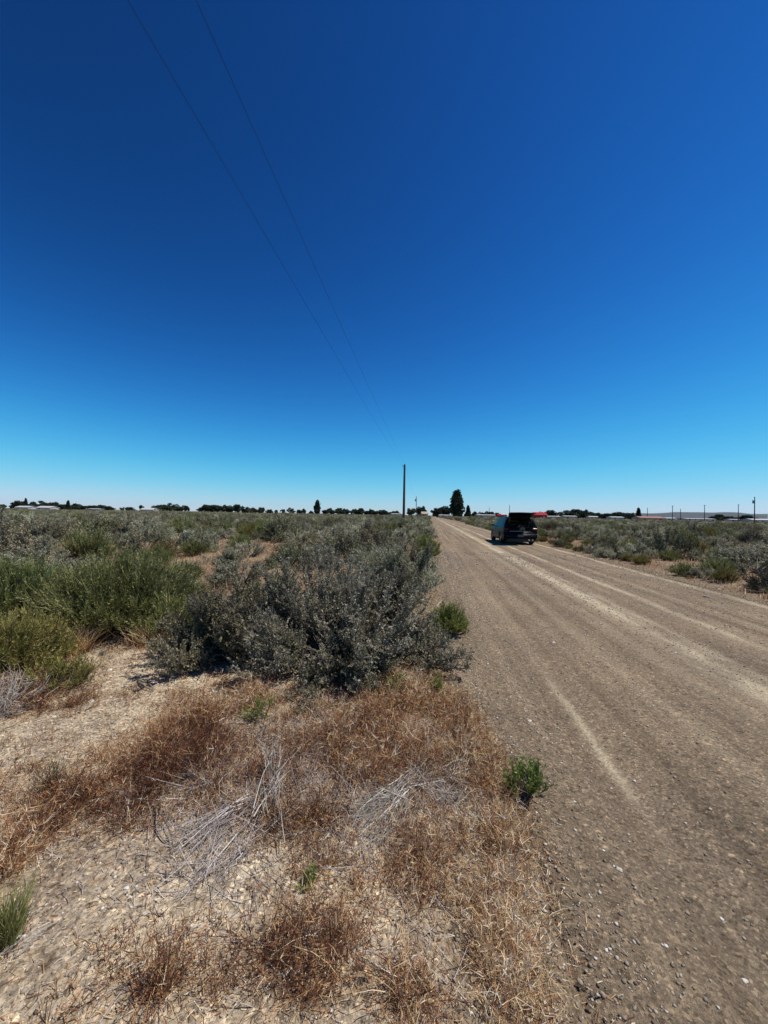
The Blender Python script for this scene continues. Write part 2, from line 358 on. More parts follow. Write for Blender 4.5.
a_ = gme.attributes.new('shoulder', 'FLOAT', 'POINT'); a_.data.foreach_set('value', (1.25 * smooth(-.75, 0, gin)).astype(np.float32))
g_o = link('ground', gme); tag(g_o, 'pale sandy soil with brown litter', kind='structure')

ru = np.array(axis([(-.3, 1.0, .05), (1.0, 6.9, .06)]))
rv = np.array(geo_axis(-1, -60, .1, 1.15)[::-1] + axis([(-.95, 8, .04)]) + geo_axis(8, 620, .06, 1.03))
U, Vv = np.meshgrid(ru, rv, indexing='ij'); uu, vv = U.ravel(), Vv.ravel()
z = road_z(uu, vv); el, er = edge_l(vv), edge_r(vv); d = np.minimum(uu - el, er - uu)
z = z - .12 * smooth(.10, -.3, d)
idx = np.arange(U.size).reshape(U.shape)
q = np.stack([idx[:-1, :-1], idx[1:, :-1], idx[1:, 1:], idx[:-1, 1:]], -1).reshape(-1, 4)
r_o = link('dirt_road', mesh_np('dirt_road', np.stack([uu, vv, z], 1), q, road_mat(), None, True))
r_o.rotation_euler = (0, 0, -RA); tag(r_o, 'brown gravel road with pale tyre tracks', kind='structure')

# far ridge on the right
def hills():
    D = 9000; xs = np.linspace(-200, 9000, 200) ; rows = []
    pts = []
    for j, (dy, hf) in enumerate(((0, 0), (500, .45), (1000, .8), (1500, 1.0), (2300, .9), (3500, 0))):
        prof = 150 * smooth(4200, 6300, xs + (D + dy - 9000) * .3) * (1 + .18 * np.sin(xs / 1300 + 1) + .10 * np.sin(xs / 520) + .05 * np.sin(xs / 190 + j)) + 45 * smooth(3000, 4500, xs)
        ramp_ = prof * hf * (1 + .12 * (vnoise(xs, xs * 0 + dy, 300) - .5))
        pts.append(np.stack([xs * (D + dy) / D + 1200 * 0, np.full_like(xs, D + dy), ramp_ - 2], 1))
    P = np.stack(pts); nI, nJ = P.shape[:2]; idx = np.arange(nI * nJ).reshape(nI, nJ)
    q = np.stack([idx[:-1, :-1], idx[:-1, 1:], idx[1:, 1:], idx[1:, :-1]], -1).reshape(-1, 4)
    m = simple('hill_scrub', (.060, .062, .050), .95, noise=.35, nscale=.004)
    o = link('hills', mesh_np('hills', P.reshape(-1, 3), q, m, None, True)); tag(o, 'low dark ridge far beyond the field', kind='structure')
hills()

# ------------------------------------------------------------------ shrubs
def gen_sage(seed, Rr, H, clumps, stems, twigs, leaves, ll, twig_len=.16, wood_t=.5):
    g = np.random.default_rng(seed)
    az = g.uniform(0, 2 * np.pi, clumps); el = np.arcsin(g.uniform(0, 1, clumps) ** 1.15); rr = g.uniform(.68, 1.0, clumps)
    lump = 1 + .16 * np.sin(az * 2 + seed) + .1 * np.sin(az * 3 + seed * 2)
    cc = np.stack([Rr * np.cos(el) * np.cos(az) * rr * lump, Rr * np.cos(el) * np.sin(az) * rr * lump, H * np.sin(el) * rr * g.uniform(.85, 1.08, clumps)], 1)
    own = g.integers(0, clumps, stems)
    tgt = cc[own] + g.normal(size=(stems, 3)) * np.array([.14 * Rr, .14 * Rr, .10 * H]); tgt[:, 2] = np.maximum(tgt[:, 2], .06 * H)
    base = np.concatenate([g.normal(size=(stems, 2)) * .07 * Rr, np.full((stems, 1), -.04)], 1)
    t = np.linspace(0, 1, 6)[None, :, None]
    P = base[:, None] + (tgt - base)[:, None] * np.concatenate([t ** .85, t ** .85, t ** 1.25], 2)
    P = P + g.normal(size=P.shape) * .022 * Rr * (t * (1.2 - t))
    wood = Geo(); rad = (.011 * Rr / 1.0 + .004) * (1 - .8 * np.linspace(0, 1, 6))[None] * g.uniform(.6, 1.5, (stems, 1))
    wood.tubes(P, rad, 4, g.uniform(.2, .8, stems))
    # twigs
    nt_ = stems * twigs; si = np.repeat(np.arange(stems), twigs); tt = g.uniform(.5, 1.0, nt_) ** .8
    f = tt * 5; i0 = np.minimum(f.astype(int), 4); fr = (f - i0)[:, None]
    O = P[si, i0] * (1 - fr) + P[si, i0 + 1] * fr
    out = nrm(P[si, 5] - P[si, 3])
    D = nrm(out * .55 + np.array([0, 0, .55]) + g.normal(size=(nt_, 3)) * .5)
    L = twig_len * g.uniform(.45, 1.35, nt_)
    k = np.linspace(0, 1, 3)[None, :, None]
    TP = O[:, None] + D[:, None] * L[:, None, None] * k + np.array([0, 0, .18]) * (L[:, None, None] * k ** 2)
    wood.tubes(TP, np.linspace(.0026, .0010, 3)[None] * np.ones((nt_, 1)), 3, g.uniform(.3, 1, nt_))
    # leaves
    nl = nt_ * leaves; ti = np.repeat(np.arange(nt_), leaves); s = g.uniform(.1, 1.02, nl)
    LO = TP[ti, 0] + (TP[ti, 2] - TP[ti, 0]) * s[:, None]
    LD = nrm(D[ti] * .75 + g.normal(size=(nl, 3)) * .8)
    fol = Geo(); ln = ll * g.uniform(.55, 1.3, nl)
    ct = g.normal(size=clumps) * .13
    T = np.clip(.48 + ct[own[si[ti]]] + g.normal(size=nt_)[ti] * .14 + g.normal(size=nl) * .10, 0, 1)
    fol.leaves(LO, LD, ln, ln * .2, g, T)
    return fol, wood
def gen_broom(seed, Rr, H, n, sub, w=.0028, spread=1.0):
    """rabbitbrush: bundles of fine green upright shoots on grey woody stems"""
    g = np.random.default_rng(seed)
    az = g.uniform(0, 2 * np.pi, n); el = np.arcsin(np.clip(g.uniform(.15, 1, n), 0, 1)); rr = g.uniform(.52, .86, n)
    tgt = np.stack([Rr * np.cos(el) * np.cos(az) * rr * spread, Rr * np.cos(el) * np.sin(az) * rr * spread, H * np.sin(el) * rr], 1)
    base = np.concatenate([g.normal(size=(n, 2)) * .1 * Rr, np.full((n, 1), -.03)], 1)
    t = np.linspace(0, 1, 5)[None, :, None]
    P = base[:, None] + (tgt - base)[:, None] * np.concatenate([t ** .9, t ** .9, t ** 1.15], 2) + g.normal(size=(n, 5, 3)) * .02 * Rr * t
    wood = Geo(); wood.tubes(P, (.006 * Rr + .0015) * (1 - .7 * np.linspace(0, 1, 5))[None] * g.uniform(.6, 1.4, (n, 1)), 4, g.uniform(.35, 1, n))
    m = n * sub; si = np.repeat(np.arange(n), sub); tt = g.uniform(.45, 1, m); f = tt * 4; i0 = np.minimum(f.astype(int), 3); fr = (f - i0)[:, None]
    O = P[si, i0] * (1 - fr) + P[si, i0 + 1] * fr
    out = nrm(P[si, 4] - base[si])
    D = nrm(out * .9 + np.array([0, 0, .45]) + g.normal(size=(m, 3)) * .22)
    L = .27 * (Rr + H) / 2 * g.uniform(.5, 1.15, m)
    k = np.linspace(0, 1, 4)[None, :, None]
    Q = O[:, None] + D[:, None] * L[:, None, None] * k + np.array([0, 0, .25]) * (L[:, None, None] * k ** 2) + g.normal(size=(m, 4, 3)) * .012 * k
    fol = Geo(); bt = g.normal(size=n) * .12
    T = np.clip(.42 + bt[si] + g.normal(size=m) * .16, 0, 1)
    TT = np.clip(T[:, None] + np.linspace(-.28, .32, 4)[None], 0, 1)
    fol.ribbons(Q, np.array([1, 1, .8, .35])[None] * w * g.uniform(.7, 1.4, (m, 1)), perp(D, g), TT)
    # short leaves on the shoots
    nl = m * 5; ti = np.repeat(np.arange(m), 5); s = g.uniform(.25, 1, nl)
    LO = Q[ti, 0] + (Q[ti, 3] - Q[ti, 0]) * s[:, None]; LD = nrm(D[ti] + g.normal(size=(nl, 3)) * .45)
    ln = g.uniform(.02, .05, nl) * min(1.2, .5 + H * .6)
    fol.leaves(LO, LD, ln, ln * .10 + .0008, g, np.clip(T[ti] + .1 + g.normal(size=nl) * .15, 0, 1))
    return fol, wood
def shrub(name, gen, fm, label, cat, X, Y, rz=0, group=None, sc=1, wm=None):
    fol, wood = gen
    t = thing(name, label, cat, (X, Y, gzf(X, Y)), rz, group, (sc, sc, sc))
    link('foliage', fol.mesh('foliage', fm), t); link('stems', wood.mesh('stems', wm or WOOD), t)
    return t
HERO = []   # x, y, radius kept clear
def hero(X, Y, r): HERO.append((X, Y, r)); return X, Y

X, Y = hero(-.42, 3.98, 1.2)
shrub('sagebrush', gen_sage(1, 1.02, 1.05, 60, 360, 28, 21, .026, .12), SAGE, 'largest grey-green sagebrush in front, beside the left road edge', 'shrub', X, Y)
X, Y = hero(-1.50, 3.98, .8)
shrub('sagebrush', gen_sage(2, .70, .78, 28, 180, 24, 24, .025, .13), SAGE2, 'dark sagebrush tucked against the left side of the largest sagebrush', 'shrub', X, Y, 1.1)  # darker olive leaves here put the big neighbour's shade into the colour
X, Y = hero(.35, 7.3, .9)
shrub('sagebrush', gen_sage(3, .9, .98, 30, 150, 22, 20, .030, .15), SAGE, 'pale sagebrush just behind the largest one, by the road edge', 'shrub', X, Y, .4)
X, Y = hero(-3.15, 4.7, 1.25)
shrub('rabbitbrush', gen_broom(4, 1.06, .86, 620, 26, .0030), RABB, 'large bright green broom-like shrub left of the largest sagebrush', 'shrub', X, Y)
X, Y = hero(-4.75, 4.9, .9)
shrub('rabbitbrush', gen_broom(5, .95, .84, 460, 24, .0030), RABB, 'green broom-like shrub with grey lower twigs cut by the left photo edge', 'shrub', X, Y)
X, Y = hero(-3.35, 3.4, .6)
shrub('rabbitbrush', gen_broom(6, .64, .52, 330, 20, .0024), YELG, 'low yellow-green shrub in front of the green shrubs at the left edge', 'shrub', X, Y)
X, Y = hero(-2.62, 3.15, .3)
shrub('rabbitbrush', gen_broom(7, .36, .26, 70, 9, .0020), YELG, 'small brownish green bush on the edge of the pale sandy patch', 'shrub', X, Y)
X, Y = hero(-2.35, 4.3, .4)
shrub('rabbitbrush', gen_broom(8, .46, .50, 130, 16, .0026), RABB, 'small green bush squeezed between the large green shrub and the dark sagebrush', 'shrub', X, Y)
X, Y = hero(.84, 4.85, .3)
shrub('rabbitbrush', gen_broom(9, .30, .44, 130, 16, .0026), FRESH, 'small bright green bush at the road edge right of the largest sagebrush', 'shrub', X, Y)
X, Y = hero(1.55, 13.6, .5)
shrub('rabbitbrush', gen_broom(10, .6, .8, 160, 16, .006), FRESH, 'rounded bright green bush on the left road edge, farther down the road', 'shrub', X, Y)
X, Y = hero(1.9, 17.8, .5)
shrub('rabbitbrush', gen_broom(11, .5, .8, 110, 14, .007), RABB, 'dark green bush on the left road edge, next past the rounded bright green one', 'shrub', X, Y)
X, Y = at(437, 698); hero(X, Y, .1)
shrub('green_sprout', gen_broom(12, .10, .20, 16, 6, .0014), FRESH, 'thin green sprout at the lower right foot of the largest sagebrush', 'plant', X, Y)
X, Y = at(524, 792); hero(X, Y, .12)
shrub('green_sprout', gen_broom(13, .14, .20, 40, 9, .0017), FRESH, 'little green bush alone on the gravel shoulder', 'plant', X, Y)
X, Y = at(262, 722); hero(X, Y, .1)
shrub('green_sprout', gen_broom(14, .16, .16, 20, 6, .0014), FRESH, 'small green sprout among straw in front of the largest sagebrush', 'plant', X, Y)
X, Y = at(310, 900); hero(X, Y, .1)
shrub('green_sprout', gen_broom(15, .05, .06, 10, 5, .001), FRESH, 'tiny green sprout in the red-brown grass nearest the camera', 'plant', X, Y)
X, Y = at(395, 640, Y=3.15)
shrub('green_sprout', gen_broom(16, .16, .18, 20, 6, .0014), FRESH, 'green sprout in the shade below the front of the largest sagebrush', 'plant', X, Y)

# grass clump at the lower left edge: upright green blades
def clump(name, label, X, Y, n, H, spr, mat, lo, hi, w=.0016, seed=1):
    g = np.random.default_rng(seed); az = g.uniform(0, 2 * np.pi, n); b = g.normal(size=(n, 2)) * spr * .3
    D = nrm(np.stack([np.cos(az) * spr * g.uniform(0, 1.3, n) / H, np.sin(az) * spr * g.uniform(0, 1.3, n) / H, np.ones(n)], 1)); L = H * g.uniform(.5, 1.15, n)
    k = np.linspace(0, 1, 5)[None, :, None]
    Q = np.concatenate([b, np.full((n, 1), -.01)], 1)[:, None] + D[:, None] * L[:, None, None] * k
    Q[..., :2] += (D[:, None, :2] * 1.0) * L[:, None, None] * (k ** 2) * .5; Q[..., 2] -= (L[:, None] * (k[..., 0] ** 2)) * .12
    G = Geo(); G.ribbons(Q, np.array([1, 1, .9, .6, .15])[None] * w * g.uniform(.7, 1.3, (n, 1)), perp(D, g), np.clip(g.uniform(lo, hi, n)[:, None] + np.linspace(-.1, .15, 5)[None], 0, 1))
    o = link(name, G.mesh(name, mat), None, (X, Y, gzf(X, Y))); tag(o, label, 'grass clump'); return o
X, Y = at(4, 968); clump('grass_clump', 'upright green grass clump at the lower left edge of the photo', X, Y, 420, .20, .07, RABB, .2, .8, .0015, 3)
X, Y = at(52, 800); clump('grass_clump', 'sparse grey-green grass clump on the pale sand at left', X, Y, 80, .22, .10, RABB, 0, .45, .0012, 4)
X, Y = at(76, 660); clump('grass_clump', 'drooping straw-coloured grass clump before the large green shrub, left one', X, Y, 260, .36, .2, GRASS, .45, .85, .0022, 5)
X, Y = at(146, 652); clump('grass_clump', 'golden dry grass clump at the right foot of the large green shrub', X, Y, 220, .30, .2, GRASS, .5, .8, .0022, 6)

# dead bare twig bush at the left edge
def deadbush(seed, Rr, H, n):
    g = np.random.default_rng(seed); G = Geo(); az = g.uniform(0, 2 * np.pi, n); el = np.arcsin(g.uniform(.1, 1, n))
    tgt = np.stack([Rr * np.cos(el) * np.cos(az), Rr * np.cos(el) * np.sin(az), H * np.sin(el)], 1) * g.uniform(.5, 1, (n, 1))
    t = np.linspace(0, 1, 7)[None, :, None]
    P = tgt[:, None] * np.concatenate([t ** .8, t ** .8, t ** 1.2], 2) + g.normal(size=(n, 7, 3)) * .03 * Rr * t
    P[..., 2] -= .02
    G.tubes(P, .006 * Rr / .35 * (1 - .8 * np.linspace(0, 1, 7))[None] * g.uniform(.5, 1.3, (n, 1)), 5, g.uniform(.4, .9, n))
    m = n * 9; si = np.repeat(np.arange(n), 9); i0 = g.integers(2, 6, m); O = P[si, i0]; D = nrm(nrm(P[si, 6] - P[si, 2]) + g.normal(size=(m, 3)) * .6); L = g.uniform(.15, .5, m) * Rr
    k = np.linspace(0, 1, 4)[None, :, None]; Q = O[:, None] + D[:, None] * L[:, None, None] * k + g.normal(size=(m, 4, 3)) * .012 * k
    G.tubes(Q, .0020 * Rr / .35 * (1 - .7 * np.linspace(0, 1, 4))[None] * np.ones((m, 1)), 3, g.uniform(.3, 1, m)); return G
X, Y = -2.74, 2.72
o = link('dead_bush', deadbush(3, .34, .36, 60).mesh('dead_bush', DEAD), None, (X, Y, gzf(X, Y))); tag(o, 'leafless tangle of pale grey twigs at the left edge of the photo', 'dead shrub')
hero(X, Y, .3)

# ------------------------------------------------------------------ dead branches lying on the ground
def fan(name, label, root, tips, n, rad, seed, lift=.05, jit=.05, cat='dead branch', side=6):
    """sticks that leave one broken stem and spread towards the tips, all lying on the ground"""
    g = np.random.default_rng(seed); G = Geo(); rx, ry = at(*root); rz_ = gzf(rx, ry)
    n = int(n * 1.3) if n > 4 else n; T = np.array([at(*t) for t in tips]); w = g.dirichlet(np.ones(len(T)) * .6, n); tx = w @ T + g.normal(size=(n, 2)) * jit
    ln = g.uniform(.6, 1.08, n)[:, None]; r0 = np.array([rx, ry]) + g.normal(size=(n, 2)) * jit * 1.0; rad = rad * .55
    tx = r0 + (tx - r0) * ln; sl_ = g.uniform(-.35, .6, (n, 1)) * (n > 4); r0 = r0 + (tx - r0) * sl_; tx = tx + (tx - r0) * sl_ * .4 + g.normal(size=(n, 2)) * jit * .8
    k = np.linspace(0, 1, 8)
    P2 = r0[:, None] + (tx - r0)[:, None] * k[None, :, None]; per = nrm(np.stack([-(tx - r0)[:, 1], (tx - r0)[:, 0]], 1))
    P2 = P2 + per[:, None] * (g.normal(size=(n, 1)) * .008 * np.sin(np.pi * k)[None] + g.normal(size=(n, 8)) * .0038)[..., None]
    zg = gz(P2[..., 0].ravel(), P2[..., 1].ravel()).reshape(n, 8)
    zz_ = zg + rad + g.uniform(0, lift, (n, 1)) * (1 - .6 * k[None]) + .02 * np.sin(np.pi * k)[None] * g.uniform(0, 1, (n, 1))
    P = np.concatenate([P2, zz_[..., None]], 2) - np.array([rx, ry, rz_])
    G.tubes(P, rad * (1 - .65 * k)[None] * g.uniform(.4, 1.5, (n, 1)), 5, g.uniform(.0, 1, n))
    m = n * side
    if m:
        si = np.repeat(np.arange(n), side); i0 = g.integers(2, 7, m); O = P[si, i0]; D = nrm(P[si, 7] - P[si, 1]); D = nrm(D + g.normal(size=(m, 3)) * np.array([.6, .6, .28])); L = .03 + .22 * g.random(m) ** 2
        kk = np.linspace(0, 1, 3)[None, :, None]; Q = O[:, None] + D[:, None] * L[:, None, None] * kk
        G.tubes(Q, rad * .35 * np.array([1, .8, .4])[None] * np.ones((m, 1)), 3, g.uniform(.3, 1, m))
    o = link(name, G.mesh(name, DEAD), None, (rx, ry, rz_)); tag(o, label, cat)
    return o
fan('dead_branch', 'widest fan of bleached dead twigs, right of the grass centre', (418, 788), [(322, 812), (322, 842), (355, 862), (388, 868), (408, 856)], 58, .0042, 21)
fan('dead_branch', 'bleached dead twigs pointing lower left beside the bare sand', (252, 812), [(186, 875), (200, 890), (182, 850)], 30, .0045, 22)
fan('dead_branch', 'darker dead twigs below and right of the other lower left bundle', (250, 850), [(182, 925), (205, 895), (225, 905)], 16, .0034, 23)
fan('dead_branch', 'single crooked pale stick lying across the bare sand', (156, 822), [(178, 880)], 2, .0075, 24, .01, .008, side=1)
fan('dead_branch', 'upright bundle of pale thin twigs left of the widest fan', (270, 822), [(268, 735), (262, 760), (288, 770)], 26, .0036, 25, .10, .04)
fan('dead_branch', 'crooked bare branch reaching down from the shade of the largest sagebrush', (300, 692), [(342, 765), (350, 800)], 7, .0085, 26, .06, .02)
fan('dead_branch', 'short pale sticks lying just above the widest twig fan', (350, 742), [(345, 800), (340, 790)], 9, .005, 27, .05, .02)
fan('dead_branch', 'thin forked twig lying left of the crooked stick', (110, 805), [(150, 822), (160, 800)], 3, .0034, 28, .01, .01)
fan('dead_branch', 'grey twig bundle near the gravel edge above the small green bush', (478, 742), [(440, 800), (462, 775)], 26, .0032, 29, .09, .05)
fan('dead_branch', 'short thick stick in front of the dark sagebrush', (138, 686), [(156, 697)], 2, .014, 30, .01, .01, side=0)
fan('dead_branch', 'pale short stick on the straw below the dark sagebrush', (215, 732), [(232, 722)], 2, .007, 31, .02, .01, side=0)
fan('dead_branch', 'dark dead twigs at the bottom left beside the green grass clump', (0, 985), [(36, 958), (30, 970)], 5, .0028, 32, .03, .01)
fan('dead_branch', 'grey twig tangle in the red-brown grass left of the upright bundle', (215, 800), [(165, 785), (180, 800), (190, 770), (235, 770)], 30, .0028, 33, .08, .05)
fan('dead_branch', 'loose grey twigs at right of the widest fan', (425, 800), [(470, 770), (450, 830), (460, 800)], 26, .003, 34, .08, .05)

# ------------------------------------------------------------------ dry grass (stuff), stones (stuff)
def blades(X, Y, st, g, hs, ws, awn=True):
    n = len(X); z = gz(X, Y); G = Geo()
    az = g.uniform(0, 2 * np.pi, n); lean = np.abs(g.normal(size=n)) * .55 + .05
    D = nrm(np.stack([np.cos(az) * lean + .08, np.sin(az) * lean, np.ones(n)], 1)); L = hs * g.uniform(.35, 1.2, n)
    k = np.linspace(0, 1, 4)[None, :, None]
    Q = np.stack([X, Y, z - .004], 1)[:, None] + D[:, None] * L[:, None, None] * k
    Q[..., :2] += D[:, None, :2] * (L[:, None, None] * (k ** 2)) * .6; Q[..., 2] -= L[:, None] * k[..., 0] ** 2 * np.clip(lean, 0, 1)[:, None] * .45
    Q[..., 2] = np.maximum(Q[..., 2], z[:, None] - .002 + .004 * k[..., 0])
    kind = g.random(n) < st
    patch = (vnoise(X, Y, .35) - .5) * .3
    T = np.where(kind, g.normal(size=n) * .17 + .72, g.normal(size=n) * .15 + .31) + patch * 1.4
    T = np.clip(T, 0, 1)
    sd = perp(D, g)
    G.ribbons(Q, np.array([1, .9, .7, .25])[None] * ws[:, None] * g.uniform(.6, 1.3, (n, 1)), sd, T)
    if awn:                       # drooping seed heads
        per = 4; si = np.repeat(np.arange(n), per)[g.random(n * per) < .7]; m = len(si)
        O = Q[si, 3] * .75 + Q[si, 2] * .25; DD = nrm(D[si] * .7 + g.normal(size=(m, 3)) * .6 - np.array([0, 0, .25])); LL = L[si] * g.uniform(.12, .3, m)
        kk = np.linspace(0, 1, 2)[None, :, None]; QQ = O[:, None] + DD[:, None] * LL[:, None, None] * kk
        QQ[..., 2] = np.maximum(QQ[..., 2], z[si][:, None])
        G.ribbons(QQ, np.array([1.2, .3])[None] * ws[si][:, None], perp(DD, g), np.clip(T[si] + .06, 0, 1))
    return G
g = np.random.default_rng(77)
n = 150000; X = g.uniform(-5.5, 1.6, n); Y = g.uniform(.35, 5.6, n)
dn, st = grass_density(X, Y); keep = g.random(n) < np.clip(dn * (.3 + 1.2 * vnoise(X, Y, .09)) * .40, 0, 1)
X, Y, st, dn = X[keep], Y[keep], st[keep], dn[keep]; nb = g.integers(4, 15, len(X)); ti = np.repeat(np.arange(len(X)), nb)
tst = np.clip(st + g.normal(size=len(X)) * .22, 0, 1); thh = g.uniform(.5, 1.4, len(X)) * (.05 + .10 * np.clip(dn, 0, 1))
X = X[ti] + g.normal(size=len(ti)) * .013; Y = Y[ti] + g.normal(size=len(ti)) * .013
m_ = to_uv(X, Y)[0] < .75; X, Y, ti = X[m_], Y[m_], ti[m_]
st, dn, hs = tst[ti], dn[ti], thh[ti]; ws = .00085 + .00012 * np.hypot(X, Y)
o = link('dry_grass', blades(X, Y, st, g, hs, ws).mesh('dry_grass', GRASS)); tag(o, 'fine red-brown and straw dry grass over the sandy foreground', 'dry grass', kind='stuff')
print('near blades', len(X))
# field grass between the shrubs
n = 260000; r = 4.5 + 36 * g.random(n) ** 1.3; a = g.uniform(-.92, .92, n); X = r * np.sin(a); Y = r * np.cos(a)
dn, st = grass_density(X, Y); keep = (g.random(n) < np.clip(dn, 0, 1) * .6) & ((Y > 5.4) | (X < -5.3) | (X > 1.2)); X, Y = X[keep], Y[keep]; rr_ = np.hypot(X, Y)
o = link('field_grass', blades(X, Y, .45 + .4 * vnoise(X, Y, 2.0), g, np.full(len(X), .19), .0009 * rr_ ** .9 * .5 + .0006, False).mesh('field_grass', GRASS)); tag(o, 'dry grass filling the gaps between the shrubs of the field', 'dry grass', kind='stuff')

# straw litter lying flat
n = 330000; X = g.uniform(-4.6, 1.5, n); Y = .5 + 4.7 * g.random(n) ** 1.3; dn, st = grass_density(X, Y)
keep = g.random(n) < np.clip(.10 + dn * .8, 0, 1) * (to_uv(X, Y)[0] < edge_l(to_uv(X, Y)[1]) + .12); X, Y = X[keep], Y[keep]; n = len(X)
z = gz(X, Y) + .003; az = g.uniform(0, np.pi, n); L = g.uniform(.006, .04, n); D = nrm(np.stack([np.cos(az), np.sin(az), g.normal(size=n) * .12], 1))
O = np.stack([X, Y, z], 1); G = Geo(); G.ribbons(np.stack([O, O + D * L[:, None]], 1), np.full((n, 2), .0011), perp(D, g), np.clip(g.normal(size=n) * .30 + .62, 0, 1))
o = link('straw_litter', G.mesh('straw_litter', GRASS)); tag(o, 'bits of broken straw scattered over the sand', 'straw', kind='stuff')

# grey twig litter between the grass
n = 34000; X = g.uniform(-3.2, 1.0, n); Y = g.uniform(.9, 4.2, n); a0 = np.zeros(n)
cxy = [(at(a_, b_), r_, w_) for a_, b_, r_, w_ in ((330, 790, .55, 1.), (240, 800, .5, .9), (370, 830, .35, 1.), (215, 860, .3, .7), (440, 790, .35, .9), (460, 740, .3, .7), (270, 880, .4, .5), (430, 930, .4, .35), (300, 730, .5, .7))]
for (cx, cy), r_, w_ in cxy: a0 = np.maximum(a0, w_ * np.exp(-((X - cx) ** 2 + (Y - cy) ** 2) / r_ ** 2))
k_ = g.random(n) < .006 + a0 ** 1.3 * 1.0 * (to_uv(X, Y)[0] < .35); X, Y = X[k_], Y[k_]; n = len(X); az = g.normal(size=n) * .9 + 2.3; Ln = .02 + .26 * g.random(n) ** 2.4 * (.25 + .75 * np.clip(a0[k_] * 1.5, 0, 1))
D = nrm(np.stack([np.cos(az), np.sin(az), np.abs(g.normal(size=n)) * .28], 1)); O = np.stack([X, Y, gz(X, Y) + .002], 1); kk = np.linspace(0, 1, 4)[None, :, None]
P = O[:, None] + D[:, None] * Ln[:, None, None] * kk + g.normal(size=(n, 4, 3)) * .002; P[..., 2] = np.maximum(P[..., 2], gz(P[..., 0].ravel(), P[..., 1].ravel()).reshape(n, 4) + .002)
G = Geo(); G.tubes(P, np.array([1, .9, .7, .4])[None] * g.uniform(.0007, .0019, (n, 1)), 4, np.clip(g.normal(size=n) * .3 + .5, 0, 1))
o = link('twig_litter', G.mesh('twig_litter', DEAD)); tag(o, 'broken grey twigs strewn through the foreground grass', 'twigs', kind='stuff')

# stones
ico = bmesh.new(); bmesh.ops.create_icosphere(ico, subdivisions=1, radius=1); IV = np.array([v.co[:] for v in ico.verts]); IF = np.array([[v.index for v in f.verts] for f in ico.faces]); ico.free()
STONE = leafmat('stone', [(0, (.09, .075, .06)), (.4, (.20, .165, .125)), (.75, (.36, .30, .23)), (1, (.62, .57, .49))], 0, 0, .85, .2, hue=0)
def stones(X, Y, S, T, g, sink=.35):
    n = len(X); z = gz(X, Y); sc = S[:, None] * np.stack([g.uniform(.7, 1.3, n), g.uniform(.7, 1.3, n), g.uniform(.4, .8, n)], 1)
    V = IV[None] * (1 + g.normal(size=(n, len(IV), 1)) * .24) * sc[:, None]
    a = g.uniform(0, 2 * np.pi, n); c, s = np.cos(a)[:, None], np.sin(a)[:, None]
    x = V[..., 0] * c - V[..., 1] * s; y = V[..., 0] * s + V[..., 1] * c; V = np.stack([x, y, V[..., 2]], 2) + np.stack([X, Y, z + sc[:, 2] * (1 - sink) * .6], 1)[:, None]
    G = Geo(); G.add(V.reshape(-1, 3), None, (IF[None] + (np.arange(n) * len(IV))[:, None, None]).reshape(-1, 3), np.repeat(T, len(IV))); return G
n = 190000; v = .3 + 16 * g.random(n) ** 2.0; u = g.uniform(-.1, 6.4, n); X, Y = to_xy(u, v)
p = .30 + .9 * np.exp(-((u - .55) / .35) ** 2) + .5 * np.exp(-((u - 2.95) / .3) ** 2) + .3 * np.exp(-((u - 5.9) / .3) ** 2) - .25 * np.exp(-((u - 1.12) / .15) ** 2)
k = g.random(n) < p * (.4 + vnoise(X, Y, .4)); X, Y = X[k], Y[k]
o = link('road_gravel', stones(X, Y, (.0015 + .0075 * g.random(len(X)) ** 6) * (.7 + .12 * Y), np.clip(.60 + g.normal(size=len(X)) * .24, 0, 1), g).mesh('road_gravel', STONE)); tag(o, 'loose small gravel scattered over the dirt road', 'gravel', kind='stuff')
n = 110000; X = g.uniform(-4.8, .9, n); Y = .5 + 5 * g.random(n) ** 1.3
o = link('sand_gravel', stones(X, Y, (.0013 + .0065 * g.random(n) ** 6) * (.8 + .12 * Y), np.clip(.55 + g.normal(size=n) * .28, 0, 1), g).mesh('sand_gravel', STONE)); tag(o, 'tiny pebbles scattered over the pale sand', 'gravel', kind='stuff')
# a few larger stones one can point to
g2 = np.random.default_rng(5)
def big_stone(label, px, py, s, t, flat=.6):
    X, Y = at(px, py); bm = bmesh.new(); bmesh.ops.create_icosphere(bm, subdivisions=3, radius=1)
    ph = g2.uniform(0, 6, 6); sx = g2.uniform(.8, 1.25)
    for vtx in bm.verts:
        c = vtx.co; f = 1 + .14 * math.sin(c.x * 3 + ph[0]) + .12 * math.sin(c.y * 4 + ph[1]) + .08 * math.sin(c.z * 6 + c.x * 5 + ph[2])
        vtx.co = Vector((c.x * sx, c.y, max(-.5, c.z) * flat)) * f * s
    me = bpy.data.meshes.new('stone'); bm.to_mesh(me); bm.free(); me.materials.append(STONE)
    a = me.attributes.new('tint', 'FLOAT', 'POINT'); a.data.foreach_set('value', np.full(len(me.vertices), t, np.float32))
    o = link('stone', me, None, (X, Y, gzf(X, Y) + s * .12)); o.rotation_euler = (0, 0, g2.uniform(0, 6)); tag(o, label, 'stone', 'single stones on the ground')
big_stone('white stone at the top end of the pale sandy patch', 88, 653, .026, .98, .5)
big_stone('dark rough lump beside the white stone on the sandy patch', 104, 661, .034, .0, .9)
big_stone('white stone in the middle of the sandy patch', 111, 677, .022, 1, .5)
big_stone('white stone lowest on the sandy patch', 92, 706, .018, .97, .6)
big_stone('pale stone at the left side of the sandy patch', 55, 722, .015, .9, .5)
big_stone('small white pebble in the middle of the bare sand near the camera', 128, 908, .008, 1, .6)
